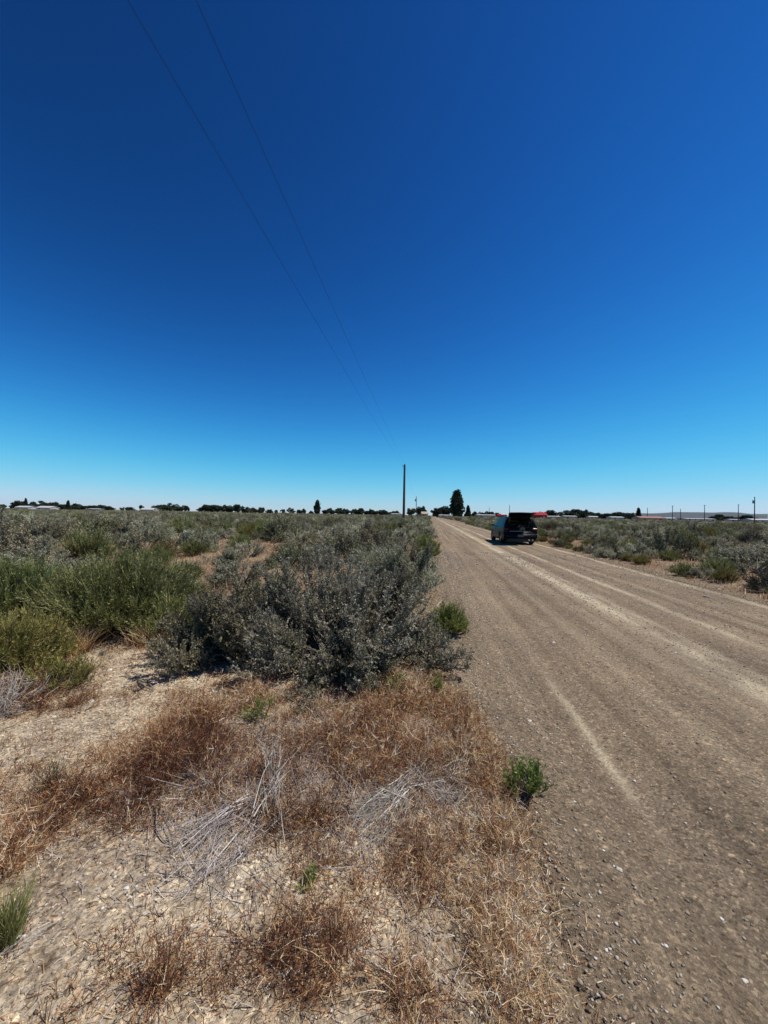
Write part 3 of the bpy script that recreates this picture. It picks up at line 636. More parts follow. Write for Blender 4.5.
big_stone('pale stone on the gravel shoulder above the little green bush', 529, 721, .014, .95, .5)
big_stone('pale stone at the upper right of the road near the pale tracks', 553, 643, .022, .9, .5)
big_stone('pale flat stone on the road near the lower right corner', 742, 972, .008, .95, .5)
big_stone('pale stone on the gravel at the lower centre right', 618, 868, .010, .9, .5)
big_stone('larger brown stone on the right shoulder under the shrubs', 706, 597, .05, .7, .5)

# ------------------------------------------------------------------ the shrub field
protoS = [gen_sage(100 + i, .60 + .05 * (i % 3), .58 + .06 * (i % 4), 20 + i, 70, 15, 16, .038, .13) for i in range(6)]
protoR = [gen_broom(200 + i, .60, .58 + .05 * i, 150, 10, .0055) for i in range(3)]
cand = []
g = np.random.default_rng(9)
def blocked(X, Y):
    u, v = to_uv(X, Y)
    if -.35 < u < 6.42 + .22 * math.sin(v * .7): return True
    if 10 < v < 21 and -1.1 < u < 0: return True
    if Y < 5.6 and -4.6 < X < 1.2: return True
    if Y < 4.5 and X < 0: return True
    if (X + 5.6) ** 2 / .9 + (Y - 11.5) ** 2 / 1.6 < 1: return True       # bare gap in the left field
    for hx, hy, hr in HERO:
        if (X - hx) ** 2 + (Y - hy) ** 2 < (hr + .62) ** 2: return True
    return False
pts = []; cell = {}
for r0, r1, sp, tries in ((4, 30, 1.25, 26000), (30, 75, 1.35, 26000)):
    for _ in range(tries):
        r = math.sqrt(g.uniform(r0 * r0, r1 * r1)); a = g.uniform(-.98, .98); X, Y = r * math.sin(a), r * math.cos(a)
        if blocked(X, Y): continue
        if r > 7 and vnoise(X, Y, 2.6) < (.24 if r < 14 else .34): continue
        cx, cy = int(X // 1.2), int(Y // 1.2); ok = True
        for i in (-1, 0, 1):
            for j in (-1, 0, 1):
                for (qx, qy) in cell.get((cx + i, cy + j), ()):
                    if (qx - X) ** 2 + (qy - Y) ** 2 < (sp * (.8 + .4 * ((qx * 7.3) % 1))) ** 2: ok = False; break
                if not ok: break
            if not ok: break
        if ok: cell.setdefault((cx, cy), []).append((X, Y)); pts.append((r, X, Y))
for v in np.arange(5.5, 75, .62):
    u = 6.62 + g.uniform(-.12, .25); X, Y = to_xy(u, v + g.uniform(-.2, .2))
    if g.random() < .86: pts.append((math.hypot(X, Y), X, Y))
pts.sort()
ns = nr = 0; rest = []; srcS, srcR = {}, {}
for r, X, Y in pts:
    u, v = to_uv(X, Y); right = u > 3
    edge = right and u < 8.2
    vis = abs(X) / max(Y, .1) < 1.06
    green = g.random() < (.5 if edge else .20 + .2 * (vnoise(X, Y, 5.) > .55))
    sc = g.uniform(.6, 1.6) if not edge else (g.uniform(.35, .75) if u < 7 else g.uniform(.6, 1.1))
    if r < 11: sc = min(sc, 1.0 if not green else .85)
    if right: sc *= .95
    if r > 11 and not right and g.random() < .2: sc = min(sc * g.uniform(1.2, 1.75), 1.35 if r < 20 else 2.0)
    rz = g.uniform(0, 6.28); s3 = (sc, sc * g.uniform(.85, 1.15), sc * g.uniform(.82, 1.12))
    side = 'right' if right else 'left'
    if not vis and r > 8: continue
    if green and nr < 110:
        i = nr % 3; nr += 1
        lab = f'green broom-like shrub growing among the sagebrush {side} of the road'; grp = f'green shrubs {side} of the road'
        if i in srcR: copy_thing(srcR[i], (X, Y, gzf(X, Y)), rz, s3, lab, grp)
        else:
            srcR[i] = shrub('rabbitbrush', protoR[i], (RABB, YELG, RABB)[i], lab, 'shrub', X, Y, rz, grp); srcR[i].scale = s3
    elif not green and ns < 290:
        i = int(g.integers(0, 6)); ns += 1
        lab = f'grey-green sagebrush in the dense field {side} of the road'; grp = f'sagebrush shrubs {side} of the road'
        if i in srcS: copy_thing(srcS[i], (X, Y, gzf(X, Y)), rz, s3, lab, grp)
        else:
            srcS[i] = shrub('sagebrush', protoS[i], SAGE2 if i in (2, 5) else SAGE, lab, 'shrub', X, Y, rz, grp); srcS[i].scale = s3
    else: rest.append((X, Y, (6 + int(g.integers(0, 3))) if green else int(g.integers(0, 6)), sc, rz))
print('shrubs', ns, nr, 'rest', len(rest))
n = 13000
r = np.sqrt(g.uniform(70 ** 2, 430 ** 2, n)); a = g.uniform(-.9, .9, n); X = r * np.sin(a); Y = r * np.cos(a); u, v = to_uv(X, Y)
k = ((u < -.6) | (u > 7)) & (vnoise(X, Y, 14) > .25)
for x_, y_ in zip(X[k], Y[k]): rest.append((x_, y_, int(g.integers(0, 9)) if g.random() < .4 else int(g.integers(0, 6)), g.uniform(1.0, 1.9) if y_ > 150 else g.uniform(.9, 1.5), g.uniform(0, 6.28)))
RA_ = np.array(rest)
me = bpy.data.meshes.new('distant_brush'); me.vertices.add(len(RA_))
me.vertices.foreach_set('co', np.stack([RA_[:, 0], RA_[:, 1], gz(RA_[:, 0], RA_[:, 1])], 1).astype(np.float32).ravel())
for nm, col, ty in (('kindi', 2, 'INT'), ('siz', 3, 'FLOAT'), ('rot', 4, 'FLOAT')):
    a_ = me.attributes.new(nm, ty, 'POINT'); a_.data.foreach_set('value', RA_[:, col].astype(np.int32 if ty == 'INT' else np.float32))
db = link('distant_brush', me); tag(db, 'distant sagebrush merging into one grey-green band before the horizon', 'brush', kind='stuff')
gn = bpy.data.node_groups.new('brush', 'GeometryNodeTree')
gn.interface.new_socket('Geometry', in_out='INPUT', socket_type='NodeSocketGeometry'); gn.interface.new_socket('Geometry', in_out='OUTPUT', socket_type='NodeSocketGeometry')
gi = gn.nodes.new('NodeGroupInput'); go = gn.nodes.new('NodeGroupOutput'); jo = gn.nodes.new('GeometryNodeJoinGeometry'); L = gn.links.new
def nattr(nm, ty):
    a_ = gn.nodes.new('GeometryNodeInputNamedAttribute'); a_.data_type = ty; a_.inputs['Name'].default_value = nm; return a_.outputs['Attribute']
kid, siz, rot = nattr('kindi', 'INT'), nattr('siz', 'FLOAT'), nattr('rot', 'FLOAT')
cr = gn.nodes.new('ShaderNodeCombineXYZ'); L(rot, cr.inputs[2])
for i in range(9):
    src = srcS[i] if i < 6 else srcR[i - 6]
    fo = [c for c in src.children if c.name.startswith('foliage')][0]
    oi = gn.nodes.new('GeometryNodeObjectInfo'); oi.transform_space = 'ORIGINAL'; oi.inputs['Object'].default_value = fo; oi.inputs['As Instance'].default_value = True
    cm = gn.nodes.new('FunctionNodeCompare'); cm.data_type = 'INT'; cm.operation = 'EQUAL'
    ii = [s for s in cm.inputs if s.type == 'INT']; L(kid, ii[0]); ii[1].default_value = i
    ip = gn.nodes.new('GeometryNodeInstanceOnPoints'); mp_ = gn.nodes.new('GeometryNodeMeshToPoints')
    L(gi.outputs[0], mp_.inputs['Mesh']); L(mp_.outputs[0], ip.inputs['Points']); L(cm.outputs[0], ip.inputs['Selection']); L(oi.outputs['Geometry'], ip.inputs['Instance'])
    L(cr.outputs[0], ip.inputs['Rotation']); L(siz, ip.inputs['Scale']); L(ip.outputs[0], jo.inputs[0])
L(jo.outputs[0], go.inputs[0])
md = db.modifiers.new('brush', 'NODES'); md.node_group = gn

# ------------------------------------------------------------------ distant trees
def gen_tree(kind, seed):
    """unit tree: height 1, crown width 1"""
    g = np.random.default_rng(seed); n = 5200
    if kind == 'round':
        nc = 40; d = nrm(g.normal(size=(nc, 3))); d = d * (1 + .35 * g.normal(size=(nc, 1))); c = d * g.uniform(.3, .85, (nc, 1)) * np.array([.42, .42, .34]) + np.array([0, 0, .46]); c[:, 2] = np.clip(c[:, 2], .12, .88); s = g.uniform(.08, .17, nc)
    elif kind == 'tall':
        nc = 110; zc = g.uniform(.06, .93, nc); wr = .42 * g.uniform(.3, 1, nc) * np.sin(np.pi * np.clip(zc, 0, 1) ** .72) ** .85; a = g.uniform(0, 6.28, nc)
        c = np.stack([np.cos(a) * wr * .75, np.sin(a) * wr * .75, zc], 1); s = g.uniform(.08, .13, nc)
    else:
        nc = 70; zc = g.uniform(.05, .95, nc); wr = (.48 * (1 - zc) + .02) * g.uniform(.3, 1, nc); a = g.uniform(0, 6.28, nc); c = np.stack([np.cos(a) * wr * .7, np.sin(a) * wr * .7, zc], 1); s = .05 + .08 * (1 - zc)
    i = g.integers(0, nc, n); P = c[i] + nrm(g.normal(size=(n, 3))) * (s[i] * g.uniform(.5, 1.0, n) ** .5)[:, None]
    D = nrm(g.normal(size=(n, 3))); Ls = g.uniform(.04, .09, n); fol = Geo()
    fol.leaves(P, D, Ls, Ls * .5, g, np.clip(.45 + (P[:, 2] - .5) * 0 + g.normal(size=nc)[i] * .2 + g.normal(size=n) * .2, 0, 1))
    tr = Geo(); lt = .35 if kind == 'round' else .85
    t = np.linspace(0, 1, 5); tr.tubes(np.stack([0 * t, 0 * t, t * lt - .01], 1)[None], np.linspace(.028, .012, 5)[None], 7, .3)
    nb = 9; z0 = g.uniform(.15, lt * .9, nb); tip = c[g.integers(0, nc, nb)]; b0 = np.stack([0 * z0, 0 * z0, np.minimum(z0, tip[:, 2])], 1)
    tr.tubes(b0[:, None] + (tip - b0)[:, None] * np.linspace(0, 1, 3)[None, :, None], np.array([.011, .008, .003])[None] * np.ones((nb, 1)), 5, np.full(nb, .3))
    return fol, tr
TP = {}
def tree(px, top, w, D, kind='round', label=None, group=None, mat=TREEL, name='tree', cat='tree', lean=0):
    X, Y = at(px, Y=D); h = (up(px, top, D) + .2) * (1.09 if kind == 'round' else 1.02); W = w * D / F * (1.35 if kind == 'round' else 1.4)
    key = (kind, mat.name, len(TP) % 3 if False else (round(px * 7) % 6 if kind == 'round' else 0))
    rz = (px * 1.7) % 6.28
    if key in TP:
        o = copy_thing(TP[key], (X, Y, gzf(X, Y)), rz, (W, W, h), label, group or '')
        if not group and 'group' in o: del o['group']
    else:
        fol, tr = gen_tree(kind, 300 + len(TP)); o = thing(name, label, cat, (X, Y, gzf(X, Y)), rz, group, (W, W, h))
        link('crown', fol.mesh('crown', mat), o); link('trunk', tr.mesh('trunk', WOOD), o); TP[key] = o
    o.rotation_euler[1] = lean * .01
    if group: o['group'] = group
    o['label'] = label
gl = 'dark green tree in the distant row beyond the left field'; GL = 'distant trees beyond the left field'
for px, top, w in ((3, 503.5, 6), (18, 500.5, 8), (32, 501, 7), (39, 503, 6), (46, 501.5, 9), (54, 502.5, 9), (62, 503.5, 9), (76, 503, 9), (84, 505, 6), (90, 505.5, 7), (97, 505, 7), (103, 504.5, 9), (110, 505.5, 7),
                   (141, 505, 4), (157, 504.5, 7), (164, 504, 9), (172, 503.5, 8), (181, 505.5, 4), (187, 505, 4), (207, 504.5, 10), (216, 505, 10), (226, 505, 9),
                   (282, 508.5, 4), (292, 507, 5), (304, 508.5, 4), (330, 507.5, 6), (338, 508, 5), (346, 508, 6), (355, 508, 5), (362, 507, 7), (370, 509, 4), (376, 510, 6), (385, 510, 9), (394, 510.5, 8),
                   (11, 504.5, 4), (43, 504, 8), (58, 504.8, 9), (71, 505, 8), (80, 505.5, 7), (94, 506.4, 8), (100, 506.6, 5), (107, 506.5, 8), (121, 507, 4), (128, 507.2, 5), (151, 507.5, 3), (160, 506.5, 7), (168, 506, 9), (176, 506.3, 7),
                   (203, 507, 7), (211, 506.4, 8), (221, 507, 9), (231, 506.3, 8), (268, 509, 4), (275, 509.5, 3), (298, 510, 4), (310, 510, 5), (324, 510, 6), (334, 509.8, 6), (342, 510, 7), (358, 509.8, 6), (366, 510.6, 6), (373, 511, 8), (380, 511.5, 7), (390, 511.6, 9), (399, 512, 6)):
    tree(px + ((px * 17) % 7 - 3) * .45, top + ((px * 29) % 9 - 4) * .16, w * (.8 + ((px * 41) % 10) * .07), 330 + (px * 37) % 90, 'round', gl, GL)
tree(25.5, 498.8, 5, 350, 'cone', 'narrow pointed tree tallest in the distant row at the far left', name='conifer_tree')
tree(68, 501, 6, 340, 'cone', 'dark pointed tree right of the pale roofs in the distant left row', name='conifer_tree')
tree(237, 503.5, 7.5, 330, 'round', 'dark compact tree ending the distant row left of the pale scrubby trees')
for px, w in ((245, 9), (253, 9), (261, 7)): tree(px, 507, w, 300, 'round', 'pale grey-green scrubby tree right of the dark compact tree on the left skyline', 'pale scrubby trees on the left skyline', TREEO)
tree(317.3, 500.8, 7, 300, 'tall', 'lone dark rounded tree standing well above the left skyline')
tree(411, 508, 8, 280, 'round', 'olive green tree just right of the tall bare pole', None, TREEO)
tree(421, 506, 10, 300, 'round', 'dark round tree behind the pole with the transformer, left of the road end')
tree(437, 507.5, 8, 290, 'round', 'low left tree of the dark pair beside the road end')
tree(444, 505, 10, 300, 'round', 'higher right tree of the dark pair beside the road end')
tree(456.8, 491.5, 14.5, 260, 'tall', 'tallest tree on the skyline, dark and egg-shaped, by the road end')
tree(468, 506, 7.5, 270, 'cone', 'pointed dark tree right of the tallest tree', name='conifer_tree')
tree(475, 511.5, 6, 300, 'round', 'small dark round tree between the pointed tree and the parked car')
gm = 'small dark tree behind the pale low roofs left of the parked car'
for px, t_, w in ((484, 511.5, 7), (491, 511.5, 7), (497, 512.5, 6)): tree(px, t_, w, 330, 'round', gm, 'small trees left of the car')
gr = 'dark bushy tree in the distant clump right of the red roof'; GRR = 'distant trees right of the red roof'
tree(541, 511.5, 5, 300, 'round', 'small dark tree right behind the red roofed barn')
for px, t_, w in ((551, 509.8, 11), (561, 511, 5), (568, 510.5, 9), (575, 508.5, 13), (583, 509.5, 11), (590, 510.5, 10), (597, 512, 8), (603, 513.5, 5), (608, 512.3, 8), (618, 511, 9), (624, 512, 7), (631, 512.8, 7)):
    tree(px, t_, w, 270 + (px * 13) % 50, 'round', gr, GRR)
tree(638, 508.5, 7.5, 280, 'cone', 'pointed leaning dark tree left of the long reddish roof', name='conifer_tree', lean=12)
gf = 'dark low tree in front of the far ridge at right'
for px, t_, w in ((714, 515.5, 6), (719, 514, 9), (725, 516, 5), (731, 516, 5), (746, 513.8, 11)): tree(px, t_, w, 300, 'round', gf, 'low trees in front of the ridge')

# ------------------------------------------------------------------ distant buildings
def mbox(bm, x0, x1, y0, y1, z0, z1):
    v = [bm.verts.new(p) for p in ((x0, y0, z0), (x1, y0, z0), (x1, y1, z0), (x0, y1, z0), (x0, y0, z1), (x1, y0, z1), (x1, y1, z1), (x0, y1, z1))]
    for f in ((0, 3, 2, 1), (4, 5, 6, 7), (0, 1, 5, 4), (1, 2, 6, 5), (2, 3, 7, 6), (3, 0, 4, 7)): bm.faces.new([v[i] for i in f])
def bobj(name, bm, mat, parent=None, sm=False):
    bmesh.ops.recalc_face_normals(bm, faces=bm.faces)
    me = bpy.data.meshes.new(name); bm.to_mesh(me); bm.free(); me.materials.append(mat)
    if sm: me.polygons.foreach_set('use_smooth', np.ones(len(me.polygons), bool))
    return link(name, me, parent)
MW = simple('white_siding', (.50, .49, .46), .7); MT = simple('tan_siding', (.42, .34, .24), .8); MR = simple('red_metal', (.33, .04, .04), .9, spec=.1)
MRR = simple('reddish_roofing', (.30, .14, .11), .8); MG = simple('white_roofing', (.46, .46, .44), .6); MGL = simple('dark_glass', (.03, .035, .04), .1); MGR = simple('grey_roofing', (.30, .30, .29), .7)
def house(px0, px1, top, D, wall, roof, label, name='house', cat='house', gable=True, ov=.4):
    X0, _ = at(px0, Y=D); X1, _ = at(px1, Y=D); Wd = X1 - X0; xc = (X0 + X1) / 2; h = up((px0 + px1) / 2, top, D); dp = min(9, Wd * .8); eave = max(2.3, h * .62) if gable else h
    eave = min(eave, h - .35)
    t = thing(name, label, cat, (xc, D, gzf(xc, D) - .1))
    bm = bmesh.new(); mbox(bm, -Wd / 2, Wd / 2, 0, dp, 0, eave); 
    a = [bm.verts.new(p) for p in ((-Wd / 2, 0, eave), (-Wd / 2, dp, eave), (-Wd / 2, dp / 2, h - .12))]; bm.faces.new(a)
    a = [bm.verts.new(p) for p in ((Wd / 2, 0, eave), (Wd / 2, dp / 2, h - .12), (Wd / 2, dp, eave))]; bm.faces.new(a)
    bobj('wall', bm, wall, t)
    bm = bmesh.new(); th = .18
    for s in (0, 1):
        y0 = -ov if s == 0 else dp + ov; z0 = eave - .12
        pr = [(y0, z0), (dp / 2, h - .1), (dp / 2, h + .05), (y0, z0 + th)]
        L_ = [bm.verts.new((-Wd / 2 - ov, p[0], p[1])) for p in pr]; R__ = [bm.verts.new((Wd / 2 + ov, p[0], p[1])) for p in pr]
        bm.faces.new(L_); bm.faces.new(R__[::-1])
        for i in range(4): bm.faces.new([L_[i], R__[i], R__[(i + 1) % 4], L_[(i + 1) % 4]])
    bobj('roof', bm, roof, t)
    nw = max(2, int(Wd / 4)); di = nw // 2
    for i in range(nw):
        x = -Wd / 2 + (i + .5) * Wd / nw; bm = bmesh.new()
        if i == di: mbox(bm, x - .45, x + .45, -.06, .02, .05, 2.05); bobj('door', bm, MT if wall != MT else MW, t)
        else: mbox(bm, x - .5, x + .5, -.05, .02, 1.0, 1.95); bobj('window', bm, MGL, t)
house(15, 28, 505.7, 300, MW, MG, 'pale low house under the pointed tree at the far left')
house(36, 50, 505.8, 300, MW, MG, 'long pale low house in front of the left tree row')
house(88, 98, 508.2, 290, MW, MG, 'small pale house under the low tree row at left')
house(140, 153, 507.6, 300, MW, MG, 'pale house standing alone in the gap of the left tree row')
house(392, 404, 513.5, 280, MW, MG, 'pale low house just left of the tall bare pole')
house(422, 428, 511.5, 260, MT, MT, 'tan building right of the pole with the transformer')
house(440, 452, 514.6, 250, MW, MG, 'white low shed left of the tallest tree foot')
house(478, 497, 514.6, 270, MW, MG, 'long white low building left of the parked car')
house(498, 507, 514.6, 250, MR, MR, 'red shed partly hidden behind the parked car', name='shed', cat='shed')
house(535, 547, 512.6, 210, MR, MR, 'red barn with a red roof right of the parked car', name='barn', cat='barn')
house(548, 561, 516.2, 250, MT, MG, 'pale low house right next to the red barn')
house(565, 577, 516.0, 240, MT, MG, 'pale low house below the highest dark tree clump at right')
house(590, 598, 516.2, 250, MW, MG, 'small white house right of the highest dark tree clump')
house(612, 624, 516.6, 250, MW, MG, 'white low house left of the pointed leaning tree')
house(641, 665, 516.3, 240, MT, MRR, 'long low building with a reddish roof right of the leaning tree')
house(667, 676, 517.6, 260, MW, MG, 'small white building right of the long reddish roof')
house(687, 716, 518.4, 270, MW, MG, 'longest white low building in front of the far ridge')
house(731, 740, 519.2, 270, MW, MG, 'small white building left of the last dark low tree')
house(753, 785, 518.9, 260, MW, MG, 'white low building behind the transformer pole at the right edge')

# ------------------------------------------------------------------ poles and wires
PW = simple('pole_wood', (.075, .058, .045), .9, noise=.3, nscale=5); MET = simple('grey_metal', (.22, .23, .24), .5, .6); CER = simple('insulator', (.12, .08, .06), .3)
def cyl(bm, p0, p1, r0, r1, seg=12):
    p0, p1 = Vector(p0), Vector(p1); d = (p1 - p0); M = Matrix.Translation((p0 + p1) / 2) @ d.to_track_quat('Z', 'Y').to_matrix().to_4x4()
    bmesh.ops.create_cone(bm, cap_ends=True, segments=seg, radius1=r0, radius2=r1, depth=d.length, matrix=M)
def pole(X, Y, h, label, r=.14, trans=False, arm=False, wide=1.0, group=None, heading=RA):
    t = thing('utility_pole', label, 'utility pole', (X, Y, gzf(X, Y)), -heading, group)
    bm = bmesh.new(); cyl(bm, (0, 0, -.3), (0, 0, h), r * 1.25, r * .8); bobj('pole', bm, PW, t)
    if arm:
        bm = bmesh.new(); mbox(bm, -1.1 * wide, 1.1 * wide, -.05 - r, .05 - r, h - .45, h - .33); a = bobj('crossarm', bm, PW, t)
        for s in (-1, 0, 1):
            bm = bmesh.new(); cyl(bm, (s * wide, -r, h - .33), (s * wide, -r, h - .15), .05, .035, 8); bobj('insulator', bm, CER, a)
    else:
        bm = bmesh.new(); cyl(bm, (0, 0, h), (0, 0, h + .16), .04, .03, 8); bobj('insulator', bm, CER, t)
        bm = bmesh.new(); mbox(bm, -.30, -r * .7, -.03, .03, h - .30, h - .25); b = bobj('bracket', bm, MET, t)
        bm = bmesh.new(); cyl(bm, (-.30, 0, h - .25), (-.30, 0, h - .10), .04, .03, 8); bobj('insulator', bm, CER, b)
    if trans:
        bm = bmesh.new(); cyl(bm, (-.42, 0, h - 2.2), (-.42, 0, h - 1.2), .26, .26, 16); cyl(bm, (-.42, 0, h - 1.2), (-.42, 0, h - 1.1), .26, .12, 16); a = bobj('transformer', bm, MET, t)
        bm = bmesh.new(); mbox(bm, -.2, -.1, -.06, .06, h - 1.9, h - 1.5); bobj('bracket', bm, MET, a)
    return t
D1 = 57.0; X1, _ = at(404.2, 490, Y=D1); H1 = up(404.4, 465, D1)
D2 = 172.; X2, _ = at(416.3, 505, Y=D2); H2 = up(416.5, 496.5, D2)
hd = math.atan2(X2 - X1, D2 - D1)
pole(X1, D1, H1, 'tall dark bare wooden pole standing in the brush left of the road', .17, heading=hd)
pole(X2, D2, H2, 'smaller wooden pole with a transformer, farther along the wires', .15, trans=True, heading=hd)
D0 = D1 - 119.; X0 = X1 - .1057 * 119
pole(X0, D0, H1, 'wooden pole carrying the wires behind the camera', .17, heading=hd)
WM = simple('wire', (.012, .014, .018), .9, spec=.1)
def wire(name, label, a, b, sag, r=.0036):
    a, b = np.array(a), np.array(b); t = np.linspace(0, 1, 70)[:, None]; P = a + (b - a) * t; P[:, 2] -= (sag * 4 * t * (1 - t))[:, 0]
    G = Geo(); G.tubes((P - a)[None], np.full((1, 70), r), 6); o = link(name, G.mesh(name, WM), None, tuple(a)); tag(o, label, 'overhead wire')
ch, sh = math.cos(hd), math.sin(hd)
def offp(X, Y, o_, h): return (X + o_ * ch, Y - o_ * sh, h + gzf(X, Y))
wire('overhead_wire', 'right-hand overhead wire running from the pole top across the sky', offp(X0, D0, 0, H1 + .14), offp(X1, D1, 0, H1 + .14), .95)
wire('overhead_wire', 'left-hand overhead wire running beside the other across the sky', offp(X0, D0, -1.45, H1 - .1), offp(X1, D1, -.30, H1 - .12), .85)
wire('overhead_wire', 'far wire joining the two poles beside the road', offp(X1, D1, 0, H1 + .14), offp(X2, D2, 0, H2 + .14), 1.2, .006)
for px, t_, D, tr, lab in ((509.5, 505.3, 250, False, 'thin utility pole rising behind the roof of the parked car'), (489.2, 507.5, 330, False, 'faint short pole above the small trees left of the car'),
                       (647.5, 508, 260, False, 'thin utility pole at the left end of the reddish roof'), (672.5, 505.5, 230, False, 'utility pole just right of the reddish roof'),
                       (680.6, 509, 260, False, 'shorter thin pole between two taller ones at right'), (704.6, 505, 220, False, 'tall utility pole above the longest white building'),
                       (738.4, 504.5, 220, False, 'tall utility pole between the two low trees at right'), (754.6, 497, 130, True, 'thickest utility pole with a transformer near the right edge')):
    X, Y = at(px, 512, Y=D); pole(X, D, up(px, t_, D), lab, .10 + .0003 * D, trans=tr, arm=px in (704.6, 738.4, 672.5), wide=.6)

# ------------------------------------------------------------------ the parked car
PAINT = simple('black_paint', (.006, .006, .006), .4, .0, .15, .05); DK = simple('black_plastic', (.015, .015, .016), .6); RUB = simple('rubber', (.02, .02, .02), .85)
RIM = simple('alloy', (.35, .36, .38), .35, .9); SEAT = simple('dark_upholstery', (.03, .03, .032), .9); REDL = simple('red_lens', (.12, .010, .010), .25); CHR = simple('bright_metal', (.6, .6, .6), .2, 1.)
SILL = simple('grey_sill', (.16, .16, .165), .4); PLATE = simple('plate', (.10, .10, .11), .5)
GLS, nt, b = mat_new('tinted_glass'); b.inputs['Base Color'].default_value = (.02, .025, .03, 1); b.inputs['Roughness'].default_value = .05
tb = N(nt, 'ShaderNodeBsdfTransparent'); tb.inputs[0].default_value = (.42, .45, .45, 1); mx = N(nt, 'ShaderNodeMixShader'); fr_ = N(nt, 'ShaderNodeFresnel'); fr_.inputs[0].default_value = 1.4
nt.links.new(fr_.outputs[0], mx.inputs[0]); nt.links.new(tb.outputs[0], mx.inputs[1]); nt.links.new(b.outputs[0], mx.inputs[2]); nt.links.new(mx.outputs[0], nt.nodes['Material Output'].inputs['Surface'])
def car():
    Yc = 20.6; Xc, _ = at(520.5, 516, Y=Yc)
    t = thing('parked_car', 'black hatchback with its tailgate raised, parked on the right side of the dirt road', 'car', (Xc, Yc, gzf(Xc, Yc)), -RA + R_(1.0))
    yr = [0, .06, .18, .35, .5, .65, .8, .95, 1.1, 1.25, 1.4, 1.5, 1.56, 1.7, 1.9, 2.1, 2.3, 2.36, 2.5, 2.7, 2.9, 3.05, 3.15, 3.25, 3.35, 3.45, 3.55, 3.65, 3.75, 3.85, 4.0, 4.15, 4.28, 4.36, 4.4]
    def top(y):   # silhouette height
        xs = [0, .3, .9, 1.8, 2.35, 2.7, 3.15, 3.5, 4.0, 4.28, 4.4]; zs = [1.43, 1.47, 1.50, 1.50, 1.46, 1.28, 1.02, .97, .88, .76, .60]
        return float(np.interp(y, xs, zs))
    def belt(y): return float(np.interp(y, [0, 2.9, 3.2, 4.0, 4.28, 4.4], [.98, .92, .90, .84, .72, .55]))
    def hw(y): return float(np.interp(y, [0, .15, .6, 2.5, 3.8, 4.25, 4.4], [.84, .88, .90, .90, .87, .76, .60]))
    arches = (.82, 3.45); ra = .36
    ns_ = 11; rows = []
    for y in yr:
        tp, bl, w = top(y), belt(y), hw(y); tp = max(tp, bl + .01); pts_ = []
        for z, xx in ((.22, w - .06), (.30, w - .01), (.42, w), (.54, w + .005), (.66, w), (.80, w - .01), (bl, w - .035)): pts_.append((xx, z))
        for f in (.06, .35, .65, .9, 1.0):
            z = bl + (tp - bl) * f; pts_.append((w - .035 - (.25 * (z - bl) / .55) - (.05 if f == 1 else 0), z + (.012 if f == 1 else 0)))
        for f in (.55, 0): pts_.append((pts_[11][0] * f, tp + .03 * (1 - f)))
        full = [(x, z) for x, z in pts_] + [(-x, z) for x, z in pts_[-2::-1]]
        rows.append((y, full, bl))
    bms = {k: bmesh.new() for k in ('body', 'side_window', 'side_window2', 'windshield')}
    def vert(bm, cache, i, j):
        if (i, j) not in cache:
            y, full, bl = rows[i]; x, z = full[j]
            sh_ = max(0, (z - .95)) * .55 * max(0, 1 - y / .9)                      # raked rear end
            yy = y + sh_
            for ya in arches:
                dd = math.hypot(yy - ya, z - .32)
                if z < .70 and dd < ra * 1.0 and dd > ra * .62: k_ = ra / dd; yy = ya + (yy - ya) * k_; z = .32 + (z - .32) * k_
            cache[(i, j)] = bm.verts.new((x, yy, z))
        return cache[(i, j)]
    caches = {k: {} for k in bms}
    M_ = len(rows[0][1])
    for i in range(len(yr) - 1):
        ym = (yr[i] + yr[i + 1]) / 2
        for j in range(M_ - 1):
            xm = (rows[i][1][j][0] + rows[i][1][j + 1][0]) / 2; zm = (rows[i][1][j][1] + rows[i][1][j + 1][1]) / 2
            jj = j if j < M_ // 2 else M_ - 2 - j
            if jj < 6 and any(math.hypot(ym - ya, zm - .32) < ra * .98 for ya in arches): continue
            key = 'body'
            if 7 <= jj <= 9 and .5 < ym < 2.92 and not 1.50 < ym < 1.56 and not 2.3 < ym < 2.36 and top(ym) - belt(ym) > .12: key = 'side_window' if xm > 0 else 'side_window2'
            elif jj >= 11 and 2.36 < ym < 3.12: key = 'windshield'
            bm = bms[key]; c = caches[key]
            bm.faces.new([vert(bm, c, i, j), vert(bm, c, i + 1, j), vert(bm, c, i + 1, j + 1), vert(bm, c, i, j + 1)])
    # nose
    bm = bms['body']; c = caches['body']; L_ = len(yr) - 1
    bm.faces.new([vert(bm, c, L_, j) for j in range(M_)])
    o = bobj('body', bm, PAINT, t, True); md = o.modifiers.new('th', 'SOLIDIFY'); md.thickness = .03; md.offset = -1
    for k in ('side_window', 'side_window2', 'windshield'): bobj(k.rstrip('2'), bms[k], GLS, t, True)
    # floor, cargo bed, firewall
    bm = bmesh.new(); mbox(bm, -.80, .80, .10, 4.2, .24, .32); bobj('floor', bm, DK, t)
    bm = bmesh.new(); mbox(bm, -.55, .55, .06, 1.25, .60, .66); mbox(bm, -.66, -.55, .1, 1.2, .55, .92); mbox(bm, .55, .66, .1, 1.2, .55, .92); bobj('cargo_bed', bm, SEAT, t)
    bm = bmesh.new(); mbox(bm, -.78, .78, 2.95, 3.05, .3, .93); bobj('dashboard', bm, DK, t)
    # rear face below and around the opening
    bm = bmesh.new(); mbox(bm, -.80, .80, -.02, .10, .46, .70); bmesh.ops.bevel(bm, geom=bm.edges[:], offset=.02, segments=2, affect='EDGES'); bobj('rear_panel', bm, PAINT, t, True)
    bm = bmesh.new(); mbox(bm, -.56, .56, -.035, .06, .70, .735); bobj('loading_sill', bm, SILL, t)
